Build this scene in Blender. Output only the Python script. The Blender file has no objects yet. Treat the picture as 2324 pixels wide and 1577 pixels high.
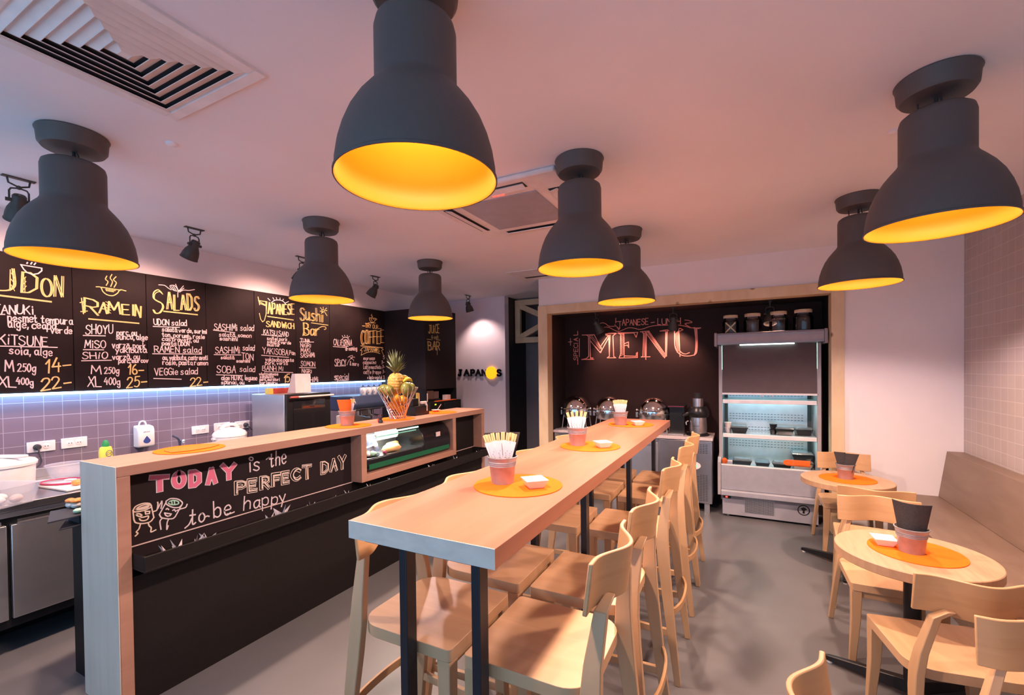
import bpy, math, random
from math import sin, cos, pi, radians, hypot
from mathutils import Vector, Matrix
random.seed(7)
C = bpy.context.scene.collection
SC = bpy.context.scene

# ---------------------------------------------------------------- camera (calibrated from the room's straight edges)
YAW, PITCH, ROLL, FPX, CX, CY, EYE = .4762, -.0134, -.0117, 1012.745, 1162.0, 853.27, 1.52
IMW, IMH = 2324.0, 1577.0
def _axes():
    cy, sy, cp, sp, cr, sr = cos(YAW), sin(YAW), cos(PITCH), sin(PITCH), cos(ROLL), sin(ROLL)
    f = Vector((-sy*cp, cy*cp, sp)); r = Vector((cy, sy, 0)); u = r.cross(f)
    return cr*r + sr*u, -sr*r + cr*u, f
AR, AU, AF = _axes()
cam_d = bpy.data.cameras.new('camera'); cam = bpy.data.objects.new('camera', cam_d); C.objects.link(cam)
cam.matrix_world = Matrix(((AR.x, AU.x, -AF.x, 0), (AR.y, AU.y, -AF.y, 0), (AR.z, AU.z, -AF.z, EYE), (0, 0, 0, 1)))
cam_d.sensor_fit = 'HORIZONTAL'; cam_d.sensor_width = 36.0
cam_d.lens = FPX/IMW*36.0; cam_d.shift_x = 0.0; cam_d.shift_y = (CY-IMH/2)/IMW
cam_d.clip_start = .05; cam_d.clip_end = 60
SC.camera = cam
def W(px, py, x=None, y=None, z=None):
    """survey: the point of the plane x=, y= or z= that the photograph shows at px, py"""
    d = AR*((px-CX)/FPX) - AU*((py-CY)/FPX) + AF
    if x is not None: t = x/d.x
    elif y is not None: t = y/d.y
    else: t = (z-EYE)/d.z
    return Vector((0, 0, EYE)) + d*t

# ---------------------------------------------------------------- materials
def nmat(name):
    m = bpy.data.materials.new(name); m.use_nodes = True
    return m, m.node_tree.nodes, m.node_tree.links, m.node_tree.nodes['Principled BSDF']
MATS = {}
def mat(name, col, rough=.5, metal=0, spec=.5, var=.06, scale=12, bump=0, emit=None, es=0, trans=0, coat=0):
    m, N, L, b = nmat(name)
    b.inputs['Roughness'].default_value = rough; b.inputs['Metallic'].default_value = metal
    b.inputs['Specular IOR Level'].default_value = spec
    if coat: b.inputs['Coat Weight'].default_value = coat; b.inputs['Coat Roughness'].default_value = .08
    tc = N.new('ShaderNodeTexCoord'); no = N.new('ShaderNodeTexNoise'); no.inputs['Scale'].default_value = scale
    no.inputs['Detail'].default_value = 3
    L.new(tc.outputs['Object'], no.inputs['Vector'])
    r = N.new('ShaderNodeValToRGB')
    r.color_ramp.elements[0].position = .3; r.color_ramp.elements[1].position = .7
    r.color_ramp.elements[0].color = [max(0, c*(1-var)) for c in col] + [1]
    r.color_ramp.elements[1].color = [min(1, c*(1+var)) for c in col] + [1]
    L.new(no.outputs['Fac'], r.inputs['Fac']); L.new(r.outputs['Color'], b.inputs['Base Color'])
    if bump:
        bp = N.new('ShaderNodeBump'); bp.inputs['Strength'].default_value = bump; bp.inputs['Distance'].default_value = .002
        L.new(no.outputs['Fac'], bp.inputs['Height']); L.new(bp.outputs['Normal'], b.inputs['Normal'])
    if emit: b.inputs['Emission Color'].default_value = (*emit, 1); b.inputs['Emission Strength'].default_value = es
    if trans: b.inputs['Transmission Weight'].default_value = trans
    MATS[name] = m; return m
def wood(name, a, b_, stretch, rough=.45, detail=4, knots=False, plank=None):
    m, N, L, b = nmat(name); b.inputs['Roughness'].default_value = rough
    tc = N.new('ShaderNodeTexCoord'); mp = N.new('ShaderNodeMapping'); mp.inputs['Scale'].default_value = stretch
    no = N.new('ShaderNodeTexNoise'); no.inputs['Scale'].default_value = 1; no.inputs['Detail'].default_value = detail
    no.inputs['Distortion'].default_value = .6
    L.new(tc.outputs['Object'], mp.inputs['Vector']); L.new(mp.outputs['Vector'], no.inputs['Vector'])
    r = N.new('ShaderNodeValToRGB'); e = r.color_ramp.elements
    e[0].position = .32; e[0].color = (*a, 1); e[1].position = .68; e[1].color = (*b_, 1)
    L.new(no.outputs['Fac'], r.inputs['Fac']); out = r.outputs['Color']
    if plank:
        mp2 = N.new('ShaderNodeMapping'); mp2.inputs['Scale'].default_value = plank
        vo = N.new('ShaderNodeTexWhiteNoise'); vo.noise_dimensions = '2D'
        fl = N.new('ShaderNodeVectorMath'); fl.operation = 'FLOOR'
        L.new(tc.outputs['Object'], mp2.inputs['Vector']); L.new(mp2.outputs['Vector'], fl.inputs[0]); L.new(fl.outputs['Vector'], vo.inputs['Vector'])
        mr = N.new('ShaderNodeMapRange'); mr.inputs['To Min'].default_value = .86; mr.inputs['To Max'].default_value = 1.06
        L.new(vo.outputs['Value'], mr.inputs['Value'])
        mx = N.new('ShaderNodeMix'); mx.data_type = 'RGBA'; mx.blend_type = 'MULTIPLY'; mx.inputs['Factor'].default_value = 1
        L.new(out, mx.inputs['A']); L.new(mr.outputs['Result'], mx.inputs['B']); out = mx.outputs['Result']
    if knots:
        vn = N.new('ShaderNodeTexVoronoi'); vn.inputs['Scale'].default_value = 3.1; L.new(tc.outputs['Object'], vn.inputs['Vector'])
        kr = N.new('ShaderNodeValToRGB'); kr.color_ramp.elements[0].position = .05; kr.color_ramp.elements[1].position = .10
        kr.color_ramp.elements[0].color = (.25, .14, .07, 1); kr.color_ramp.elements[1].color = (1, 1, 1, 1)
        L.new(vn.outputs['Distance'], kr.inputs['Fac'])
        mx = N.new('ShaderNodeMix'); mx.data_type = 'RGBA'; mx.blend_type = 'MULTIPLY'; mx.inputs['Factor'].default_value = 1
        L.new(out, mx.inputs['A']); L.new(kr.outputs['Color'], mx.inputs['B']); out = mx.outputs['Result']
    L.new(out, b.inputs['Base Color'])
    bp = N.new('ShaderNodeBump'); bp.inputs['Strength'].default_value = .12; bp.inputs['Distance'].default_value = .001
    L.new(no.outputs['Fac'], bp.inputs['Height']); L.new(bp.outputs['Normal'], b.inputs['Normal'])
    MATS[name] = m; return m
def tiles(name, col, grout, size, axis, rough=.2, gw=.03, wob=.0):
    """square tiles on a wall facing x; the wall's y and z run over the pattern"""
    m, N, L, b = nmat(name); b.inputs['Roughness'].default_value = rough
    tc = N.new('ShaderNodeTexCoord'); sp = N.new('ShaderNodeSeparateXYZ'); cb = N.new('ShaderNodeCombineXYZ')
    L.new(tc.outputs['Object'], sp.inputs[0]); L.new(sp.outputs['Y'], cb.inputs['X']); L.new(sp.outputs['Z'], cb.inputs['Y'])
    br = N.new('ShaderNodeTexBrick'); br.offset = 0; br.offset_frequency = 1
    br.inputs['Scale'].default_value = 1; br.inputs['Brick Width'].default_value = size; br.inputs['Row Height'].default_value = size
    br.inputs['Mortar Size'].default_value = size*gw; br.inputs['Mortar Smooth'].default_value = .3
    br.inputs['Color1'].default_value = (*col, 1); br.inputs['Color2'].default_value = (*[c*.93 for c in col], 1); br.inputs['Mortar'].default_value = (*grout, 1)
    L.new(cb.outputs[0], br.inputs['Vector']); L.new(br.outputs['Color'], b.inputs['Base Color'])
    bp = N.new('ShaderNodeBump'); bp.inputs['Strength'].default_value = .5; bp.inputs['Distance'].default_value = .003; bp.invert = True
    L.new(br.outputs['Fac'], bp.inputs['Height'])
    if wob:
        fl = N.new('ShaderNodeTexNoise'); fl.inputs['Scale'].default_value = 9; L.new(tc.outputs['Object'], fl.inputs['Vector'])
        b2 = N.new('ShaderNodeBump'); b2.inputs['Strength'].default_value = wob; b2.inputs['Distance'].default_value = .02
        L.new(fl.outputs['Fac'], b2.inputs['Height']); L.new(bp.outputs['Normal'], b2.inputs['Normal']); L.new(b2.outputs['Normal'], b.inputs['Normal'])
    else: L.new(bp.outputs['Normal'], b.inputs['Normal'])
    MATS[name] = m; return m
def glassmat(name, tint=(1, 1, 1), refl=.12, rough=.02):
    m, N, L, b = nmat(name); N.remove(b)
    tr = N.new('ShaderNodeBsdfTransparent'); tr.inputs['Color'].default_value = (*tint, 1)
    gl = N.new('ShaderNodeBsdfGlossy'); gl.inputs['Roughness'].default_value = rough
    lw = N.new('ShaderNodeLayerWeight'); lw.inputs['Blend'].default_value = refl
    mx = N.new('ShaderNodeMixShader'); L.new(lw.outputs['Fresnel'], mx.inputs[0]); L.new(tr.outputs[0], mx.inputs[1]); L.new(gl.outputs[0], mx.inputs[2])
    L.new(mx.outputs[0], N['Material Output'].inputs['Surface']); MATS[name] = m; return m
def emat(name, col, s):
    m, N, L, b = nmat(name); b.inputs['Base Color'].default_value = (*[min(1, c) for c in col], 1)
    b.inputs['Emission Color'].default_value = (*col, 1); b.inputs['Emission Strength'].default_value = s
    MATS[name] = m; return m

mat('plaster', (.86, .82, .83), .85, var=.02, scale=3)
mat('plaster_led_tinted', (.86, .81, .90), .85, var=.02, scale=3)  # white plaster with the bluish LED light mixed into its colour
mat('ceiling_paint', (.86, .88, .94), .9, var=.02, scale=2)
mat('floor_resin', (.148, .148, .160), .38, var=.10, scale=1.6)
mat('dark_paint', (.026, .021, .021), .6, var=.1)
mat('grey_paint', (.22, .21, .23), .6, var=.04)
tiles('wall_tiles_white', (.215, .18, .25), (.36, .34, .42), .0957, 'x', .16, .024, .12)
tiles('wall_tiles_grey', (.50, .445, .43), (.62, .56, .54), .0905, 'x', .5, .035)
wood('beech', (.54, .335, .175), (.64, .41, .23), (9, 9, 2.2), .42)
wood('beech_seat', (.58, .355, .19), (.66, .42, .24), (2.5, 22, 8), .38)
wood('beech_ply', (.54, .315, .150), (.62, .375, .19), (5, 3, 24), .40)
wood('table_beech', (.42, .165, .098), (.51, .215, .132), (9, 1.1, 9), .42, plank=(8.0, .35, 1))
wood('counter_beech', (.41, .215, .145), (.48, .265, .185), (14, 2.0, 14), .45)
wood('counter_beech_daylit', (.66, .57, .47), (.74, .65, .55), (16, 14, 1.2), .45)  # paler copy of the counter beech, window daylight put into the colour
wood('round_oak', (.54, .34, .205), (.44, .27, .16), (40, 5, 10), .45)
wood('daylit_end', (.64, .62, .56), (.74, .71, .64), (14, 14, 30), .5)  # table wood made pale grey: daylight on the near end painted in
wood('bench_oak', (.20, .135, .10), (.25, .175, .13), (10, 2.0, 10), .45)
wood('pine', (.66, .50, .30), (.78, .62, .40), (7, 7, 3), .55, knots=True)
mat('black_panel', (.012, .0095, .0095), .55, spec=.25, var=.12, scale=60)
mat('alcove_board', (.036, .019, .0175), .7, spec=.2)
mat('writing_board', (.020, .0135, .0145), .6, spec=.2)
mat('chalkboard', (.014, .0095, .0100), .62, spec=.16, var=.25, scale=4)
mat('black_metal', (.018, .018, .022), .35, .3)
mat('leg_metal', (.012, .015, .024), .38, .2)
mat('lamp_grey', (.098, .088, .086), .55, var=.05, scale=400, bump=.05)
mat('lamp_lining', (.11, .038, .0008), .6, spec=.1, var=.02)
mat('spot_grey', (.055, .05, .045), .5)
mat('steel', (.62, .62, .64), .28, 1)
mat('steel_soft', (.55, .55, .57), .38, .9, var=.03)
mat('chrome', (.80, .78, .76), .08, 1)
mat('galvanised', (.32, .31, .32), .5, .35, var=.12, scale=25)
mat('white_plastic', (.82, .80, .80), .35)
mat('white_ceramic', (.88, .86, .85), .15, coat=.4)

mat('orange_felt', (.98, .175, .014), .9, spec=.1, var=.05, scale=120)
mat('orange_paper', (.92, .16, .015), .8)
mat('orange_napkin_flat', (.98, .155, .008), .85)
mat('black_napkin', (.040, .034, .036), .9, var=.2, scale=150)
mat('chopstick_wood', (.80, .62, .30), .6)
mat('paper_white', (.80, .74, .78), .8)
mat('ink_blue', (.10, .10, .28), .8)
mat('chalk_white', (.78, .66, .66), .95, spec=.1)
mat('chalk_yellow', (.80, .60, .25), .95, spec=.1)
mat('chalk_salmon', (1.0, .36, .29), .95, spec=.1)
mat('chalk_pink', (.80, .20, .30), .95, spec=.1)
mat('chalk_cream', (.84, .70, .58), .95, spec=.1)
mat('chalk_green', (.45, .75, .55), .95, spec=.1)
mat('sign_black', (.01, .008, .01), .4)
emat('sign_sun', (1.0, .40, .01), .85)
emat('led_blue', (.36, .68, 1.0), 8)
emat('led_green', (.45, .95, .75), 6)
emat('led_shelf', (.72, 1.0, .93), 3)
emat('led_red', (1.0, .03, .02), 4)
emat('led_display_blue', (.06, .10, 1.0), 3)
emat('led_display_white', (.7, .8, 1.0), 4)
emat('led_button_green', (.05, .8, .25), 1.2)
emat('led_yellow', (.6, .7, .03), .8)
emat('bulb_glow', (1.0, .62, .12), 6)
emat('spot_lens', (1.0, .75, .5), 4)
def milky(name, col, a):
    m, N, L, b = nmat(name); b.inputs['Base Color'].default_value = (*col, 1); b.inputs['Roughness'].default_value = .25
    tr = N.new('ShaderNodeBsdfTransparent'); mx = N.new('ShaderNodeMixShader'); mx.inputs[0].default_value = a
    L.new(tr.outputs[0], mx.inputs[1]); L.new(b.outputs[0], mx.inputs[2]); L.new(mx.outputs[0], N['Material Output'].inputs['Surface']); MATS[name] = m
milky('clear_plastic', (.72, .75, .85), .24)
glassmat('glass', refl=.28); glassmat('glass_smoked', (.75, .8, .78), .2)
mat('oven_glass', (.015, .014, .016), .05, spec=.8)
mat('rubber', (.03, .03, .032), .6)
mat('fridge_grey', (.40, .37, .39), .42)
mat('fridge_light', (.36, .37, .43), .4)
mat('fridge_liner', (.62, .64, .66), .25, .6)
mat('blind_grey', (.115, .085, .090), .8)
mat('slot_dark', (.03, .03, .033), .7)
mat('green_stripe', (.01, .13, .055), .4)
mat('tray_black', (.012, .012, .014), .2)
mat('lid_clear', (.30, .32, .33), .08, trans=.7)
mat('pineapple_skin', (.62, .36, .09), .6, var=.35, scale=60, bump=.6)
mat('leaf_green', (.15, .18, .075), .6, var=.25)
mat('mango_green', (.20, .22, .05), .35, var=.35, scale=8)
mat('orange_fruit', (.90, .33, .02), .45, bump=.2, scale=120)
mat('banana_yellow', (.75, .55, .06), .5)
mat('salmon_roe', (.95, .30, .08), .35, var=.2, scale=90)
mat('rice', (.85, .85, .82), .6, bump=.4, scale=150)
mat('bread', (.78, .48, .20), .7, var=.15)
mat('bag_dark', (.10, .10, .16), .25, var=.6, scale=20)
mat('slate', (.03, .03, .04), .6)
mat('bottle_yellow', (.85, .80, .12), .35)
mat('cap_green', (.02, .28, .08), .35)
mat('drop_blue', (.05, .08, .30), .2)
mat('lid_red', (.40, .03, .10), .4)
mat('cardboard_pink', (.72, .56, .52), .8)
mat('foil_box', (.45, .06, .04), .4, var=.3, scale=20)
mat('label_yellow', (.8, .62, .1), .5)
mat('coffee_navy', (.035, .05, .10), .3)
mat('machine_black', (.012, .012, .013), .3)
mat('stone_top', (.66, .58, .58), .35, var=.05, scale=30)
mat('porcelain', (.70, .72, .76), .2)
mat('silver_knob', (.7, .6, .5), .2, 1)
mat('figure_black', (.03, .02, .03), .4)

# ---------------------------------------------------------------- mesh builder
class MB:
    def __init__(s): s.v = []; s.f = []; s.m = []; s.cur = 0
    def _a(s, vs, fs):
        o = len(s.v); s.v += [tuple(p) for p in vs]; s.f += [tuple(i+o for i in q) for q in fs]; s.m += [s.cur]*len(fs); return s
    def box(s, lo, hi):
        x0, y0, z0 = lo; x1, y1, z1 = hi
        return s._a([(x0,y0,z0),(x1,y0,z0),(x1,y1,z0),(x0,y1,z0),(x0,y0,z1),(x1,y0,z1),(x1,y1,z1),(x0,y1,z1)],
                    [(3,2,1,0),(4,5,6,7),(0,1,5,4),(1,2,6,5),(2,3,7,6),(3,0,4,7)])
    def cbox(s, c, size): return s.box([c[i]-size[i]/2 for i in range(3)], [c[i]+size[i]/2 for i in range(3)])
    def obox(s, c, ax, size):
        """box with its own three axes"""
        c = Vector(c); a = [Vector(q).normalized()*(d/2) for q, d in zip(ax, size)]
        vs = [c + a[0]*i + a[1]*j + a[2]*k for k in (-1, 1) for i, j in ((-1,-1),(1,-1),(1,1),(-1,1))]
        return s._a(vs, [(3,2,1,0),(4,5,6,7),(0,1,5,4),(1,2,6,5),(2,3,7,6),(3,0,4,7)])
    def loft(s, secs, cap=True, closed=False):
        n = len(secs[0]); vs = [p for q in secs for p in q]; fs = []
        K = len(secs)
        for k in range(K if closed else K-1):
            a = k*n; b = ((k+1) % K)*n
            for i in range(n): fs.append((a+i, a+(i+1) % n, b+(i+1) % n, b+i))
        if cap and not closed: fs.append(tuple(range(n-1, -1, -1))); fs.append(tuple((K-1)*n+i for i in range(n)))
        return s._a(vs, fs)
    def tube(s, pts, r, n=8, cap=True):
        pts = [Vector(p) for p in pts]; secs = []; K = len(pts)
        if isinstance(r, (int, float)): r = [r]*K
        t0 = (pts[1]-pts[0]).normalized(); ref = Vector((0,0,1)) if abs(t0.z) < .9 else Vector((1,0,0))
        nx = t0.cross(ref).normalized()
        for k in range(K):
            t = (pts[min(k+1,K-1)]-pts[max(k-1,0)]).normalized()
            nx = (nx - t*nx.dot(t)).normalized(); ny = t.cross(nx)
            secs.append([pts[k]+(nx*cos(2*pi*i/n)+ny*sin(2*pi*i/n))*r[k] for i in range(n)])
        return s.loft(secs, cap)
    def cyl(s, c, r, h, n=24, r2=None):
        r2 = r if r2 is None else r2
        return s.loft([[(c[0]+q*cos(2*pi*i/n), c[1]+q*sin(2*pi*i/n), z) for i in range(n)] for q, z in ((r, c[2]), (r2, c[2]+h))])
    def lathe(s, prof, n=32, c=(0,0,0), sx=1, sy=1):
        secs = [[(c[0]+r*sx*cos(2*pi*i/n), c[1]+r*sy*sin(2*pi*i/n), c[2]+z) for i in range(n)] for r, z in prof]
        return s.loft(secs, cap=True)
    def shell(s, prof, t, n=32, c=(0,0,0)):
        """open vessel: outside up, over the rim, inside down"""
        inn = [(max(r-t, .0005), max(z, prof[0][1]+t)) for r, z in reversed(prof)]
        return s.lathe([(.0005, prof[0][1])]+list(prof)+inn+[(.0005, prof[0][1]+t)], n, c)
    def prism(s, poly, a, b, axis='z'):
        def p(q, h): return (q[0], q[1], h) if axis == 'z' else ((h, q[0], q[1]) if axis == 'x' else (q[0], h, q[1]))
        n = len(poly); vs = [p(q, a) for q in poly]+[p(q, b) for q in poly]
        fs = [(i, (i+1) % n, n+(i+1) % n, n+i) for i in range(n)]+[tuple(range(n-1,-1,-1)), tuple(range(n, 2*n))]
        return s._a(vs, fs)
    def ball(s, c, r, n=20, sq=(1,1,1)):
        k = n//2
        return s.loft([[(c[0]+r*sq[0]*max(sin(pi*j/k), .002)*cos(2*pi*i/n), c[1]+r*sq[1]*max(sin(pi*j/k), .002)*sin(2*pi*i/n), c[2]-r*sq[2]*cos(pi*j/k)) for i in range(n)] for j in range(k+1)])
    def ribbon(s, pts, w, nrm):
        nrm = Vector(nrm).normalized(); q = []
        for p in pts:
            p = Vector(p)
            if not q or (p-q[-1]).length > 1e-5: q.append(p)
        if len(q) < 2: return s
        runs = [[q[0]]]                      # split at sharp corners, mitre the gentle bends
        for i in range(1, len(q)):
            runs[-1].append(q[i])
            if i < len(q)-1 and (q[i]-q[i-1]).normalized().dot((q[i+1]-q[i]).normalized()) < .5: runs.append([q[i]])
        for r in runs:
            s.layer = (getattr(s, 'layer', 0)+1) % 24; up = nrm*(s.layer*4e-5); K = len(r); L_, R_ = [], []
            for i, p in enumerate(r):
                d0 = (r[i]-r[i-1]).normalized() if i else (r[1]-r[0]).normalized()
                d1 = (r[i+1]-r[i]).normalized() if i < K-1 else d0
                d = (d0+d1).normalized(); sd = nrm.cross(d)*(w/2/max(.6, d.dot(d1)))
                e = d0*(-w*.4) if i == 0 else (d0*(w*.4) if i == K-1 else Vector((0,0,0)))
                L_.append(p+e-sd+up); R_.append(p+e+sd+up)
            s._a(L_+R_, [(i, i+1, K+i+1, K+i) for i in range(K-1)])
        return s
    def xform(s, M):
        s.v = [tuple(M @ Vector(p)) for p in s.v]; return s
    def build(s, name, mats, parent=None, loc=(0,0,0), rz=0, bevel=0, smooth=40, seg=2):
        me = bpy.data.meshes.new(name); me.from_pydata(s.v, [], s.f)
        if not isinstance(mats, (list, tuple)): mats = [mats]
        for q in mats: me.materials.append(MATS[q] if isinstance(q, str) else q)
        if len(mats) > 1: me.polygons.foreach_set('material_index', s.m)
        import bmesh
        bm = bmesh.new(); bm.from_mesh(me); bmesh.ops.recalc_face_normals(bm, faces=bm.faces); bm.to_mesh(me); bm.free()
        if smooth:
            me.polygons.foreach_set('use_smooth', [True]*len(me.polygons)); me.set_sharp_from_angle(angle=radians(smooth))
        o = bpy.data.objects.new(name, me); C.objects.link(o)
        o.location = loc; o.rotation_euler = (0,0,rz)
        if parent is not None: o.parent = parent
        if bevel:
            bv = o.modifiers.new('edge', 'BEVEL'); bv.width = bevel; bv.segments = seg; bv.limit_method = 'ANGLE'; bv.angle_limit = radians(35)
        return o
    def flat(s, name, mats, parent=None, **k):
        me = bpy.data.meshes.new(name); me.from_pydata(s.v, [], s.f)
        if not isinstance(mats, (list, tuple)): mats = [mats]
        for q in mats: me.materials.append(MATS[q])
        if len(mats) > 1: me.polygons.foreach_set('material_index', s.m)
        o = bpy.data.objects.new(name, me); C.objects.link(o)
        if parent is not None: o.parent = parent
        return o
def tag(o, label, cat, group=None, kind=None):
    o['label'] = label; o['category'] = cat
    if group: o['group'] = group
    if kind: o['kind'] = kind
    return o
def thing(name, label, cat, loc=(0,0,0), rz=0, group=None):
    o = bpy.data.objects.new(name, None); C.objects.link(o); o.empty_display_size = .1
    o.location = loc; o.rotation_euler = (0,0,rz); return tag(o, label, cat, group)
def struct(name, mb, m, **k):
    o = mb.build(name, m, **k); o['kind'] = 'structure'; return o
def dup(root, loc, rz, label):
    r = root.copy(); C.objects.link(r); r.location = loc; r.rotation_euler = (0,0,rz); r['label'] = label
    for ch in list(root.children):
        c = ch.copy(); C.objects.link(c); c.parent = r
        for g in ch.children:
            d = g.copy(); C.objects.link(d); d.parent = c
    return r
def keep_world(child, parent):
    """parent a part given in world coordinates"""
    child.parent = parent; child.matrix_parent_inverse = Matrix.Translation(parent.location).inverted() if not parent.rotation_euler.z else parent.matrix_basis.inverted(); return child
def catmull(pts, k=6):
    if len(pts) < 3: return pts
    P = [Vector(p) for p in pts]; closed = (P[0]-P[-1]).length < 1e-6; out = []
    n = len(P)
    for i in range(n-1):
        p1, p2 = P[i], P[i+1]
        p0 = P[i-1] if i else (P[-2] if closed else p1*2-p2)
        p3 = P[i+2] if i+2 < n else (P[1] if closed else p2*2-p1)
        for j in range(k):
            t = j/k
            out.append(.5*((2*p1)+(p2-p0)*t+(2*p0-5*p1+4*p2-p3)*t*t+(3*p1-p0-3*p2+p3)*t*t*t))
    out.append(P[-1]); return out

# ---------------------------------------------------------------- a hand-lettering stroke alphabet (cap height 10)
GL = {
'A':'0,0 3,10 6,0;1.2,4 4.8,4','B':'0,0 0,10 3,10 5,9 5,6.5 3,5.5 0,5.5;3,5.5 5.8,4.3 5.8,1.3 3,0 0,0','C':'~6,8.5 4,10 1.5,9 0,5 1.5,1 4,0 6,1.5',
'D':'0,0 0,10 2.5,10 5.2,7.7 5.2,2.3 2.5,0 0,0','E':'5.3,10 0,10 0,0 5.3,0;0,5.3 4.3,5.3','F':'5.3,10 0,10 0,0;0,5.3 4.3,5.3',
'G':'~6,8.5 4,10 1.5,9 0,5 1.5,1 4,0 6,1.5;6,1.5 6,4.5 3.5,4.5','H':'0,0 0,10;6,0 6,10;0,5 6,5','I':'1,0 1,10','J':'1.5,10 6,10;~4,10 4,2.5 3,.3 1,.3 0,2',
'K':'0,0 0,10;5.5,10 0,4.5;1.8,6 6,0','L':'0,10 0,0 5,0','M':'0,0 .8,10 3.5,3 6.2,10 7,0','N':'0,0 0,10 6,0 6,10','O':'~3,10 .8,8.5 0,5 .8,1.5 3,0 5.2,1.5 6,5 5.2,8.5 3,10',
'P':'0,0 0,10 3.5,10 5.4,8.8 5.4,6 3.5,4.8 0,4.8','R':'0,0 0,10 3.5,10 5.4,8.8 5.4,6 3.5,4.8 0,4.8;2.5,4.8 6,0','S':'~5.5,8.5 3.5,10 1,9.3 .5,7 2.5,5.4 5,4 5.6,2 3.5,0 1,.3 0,1.8',
'T':'0,10 6,10;3,10 3,0','U':'~0,10 0,3 1.2,.5 3,0 4.8,.5 6,3 6,10','V':'0,10 3,0 6,10','W':'0,10 1.8,0 3.5,7 5.2,0 7,10','X':'0,10 6,0;6,10 0,0','Y':'0,10 3,5 6,10;3,5 3,0','Z':'0,10 6,10 0,0 6,0',
'a':'~5,5.2 3,6 .8,5 .3,2.5 1.5,.2 3.5,.6 5,3;5,6 5,1 6,0','@':'~5,5.2 3,6 .8,5 .3,2.5 1.5,.2 3.5,.6 5,3;5,6 5,1 6,0;~1,8.6 2.6,7.6 4.2,8.6','b':'0,10 0,0;~0,4.5 2.5,6 4.8,4.8 4.8,1.2 2.5,0 0,1.2',
'c':'~5,5 3,6 .8,5 .2,3 .8,1 3,0 5,1','d':'5,10 5,0;~5,4.8 3,6 .6,4.8 .2,2.5 1.2,.3 3,0 5,1.5','e':'~.3,3 5,3.4 4.4,5.4 2.8,6 .8,5 .2,2.8 1.2,.5 3,0 5,1',
'f':'~5,9 4,10 2.6,9.2 2.2,7 2.2,0 2,-2;.5,5.8 4.5,5.8','g':'~5,5 3,6 .6,4.8 .3,2.6 1.5,.8 3.2,1 5,3;~5,6 5,-1 4,-3.4 1.5,-3 .6,-1.8','h':'0,10 0,0;~0,4 2,6 4.2,5.4 4.8,3.5 4.8,0',
'i':'1,6 1,0;1,8 1,9','j':'~2,6 2,-1 1,-3 -.5,-2.5;2,8 2,9','k':'0,10 0,0;4.5,6 0,2.5;1.5,3.5 5,0','l':'1,10 1,1 2,0','m':'0,6 0,0;~0,4.2 1.6,6 3.2,5 3.4,0;~3.4,4.2 5,6 6.6,5 6.8,0',
'n':'0,6 0,0;~0,4 2,6 4.2,5.4 4.8,3.5 4.8,0','o':'~2.6,6 .6,4.8 .1,3 .6,1.2 2.6,0 4.6,1.2 5.1,3 4.6,4.8 2.6,6','p':'0,6 0,-3.5;~0,4.8 2.5,6 4.8,4.8 4.8,1.2 2.5,0 0,1.2',
'r':'0,6 0,0;~0,3.8 1.6,5.6 3.8,5.8','s':'~4.4,5.2 2.5,6 .6,5 1,3.6 3.6,2.6 4.4,1.2 2.6,0 0,.8','t':'~2,9 2,1.2 3,0 4.5,.8;0,6 4.2,6','u':'~0,6 0,2 1,.2 3,.3 4.8,2.5;4.8,6 4.8,1 5.6,0',
'v':'0,6 2.4,0 4.8,6','w':'0,6 1.4,0 3,5 4.6,0 6,6','x':'0,6 5,0;5,6 0,0','y':'0,6 2.5,.5;5,6 2.5,.5 1,-3.4','z':'0,6 4.6,6 0,0 4.8,0',
'0':'~2.6,10 .6,8 0,5 .6,2 2.6,0 4.6,2 5.2,5 4.6,8 2.6,10','1':'.3,7 2.5,10 2.5,0','2':'~.3,8 1.5,10 4,9.8 5,7.5 3.5,4.5 .5,.6;.2,.3 5.6,.5','3':'~.5,9 3,10 4.8,8 2.2,5.4 5,3 3.5,0 .2,1',
'4':'3,10 0,3.8 5.5,3.8;4.2,6.5 4,0','5':'5.2,10 1.2,10 .8,5.8;~.8,5.8 3,6.5 5,5 5,2 3,0 .3,.8','6':'~4.2,10 1.6,7.5 .4,3 1.2,.6 3,0 5,1.2 5,3.8 3,5.2 1,4','7':'0,10 5.2,10 2,0;1.2,5 4.6,5',
'-':'.2,4 5,4','.':'.5,0 1,.3',',':'1,.8 .3,-2','&':'~5,0 1,8 2.5,10 4,8 .3,3 .6,.6 2.6,0 5,3.5','+':'0,4 5,4;2.5,1.5 2.5,6.5','/':'0,0 4,10'}
GW = {'I':2,'i':2,'l':2.4,'M':7,'W':7,'m':7,'w':6,'.':1.4,',':1.4,'j':2.6,'1':3}
def glyph(ch):
    out = []
    for st in GL[ch].split(';'):
        sm = st[0] == '~'
        pts = [Vector((float(a), float(b), 0)) for a, b in (q.split(',') for q in st.lstrip('~').split())]
        out.append(catmull(pts, 4) if sm else pts)
    return out
def lay(text, gap=1.6):
    x = 0; res = []
    for ch in text:
        if ch == ' ': x += 3.4; continue
        w = GW.get(ch, 5.6 if not ch.isupper() else 6)
        res += [[(p.x+x, p.y) for p in st] for st in glyph(ch)]; x += w+gap
    return res, max(x-gap, 1)
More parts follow.
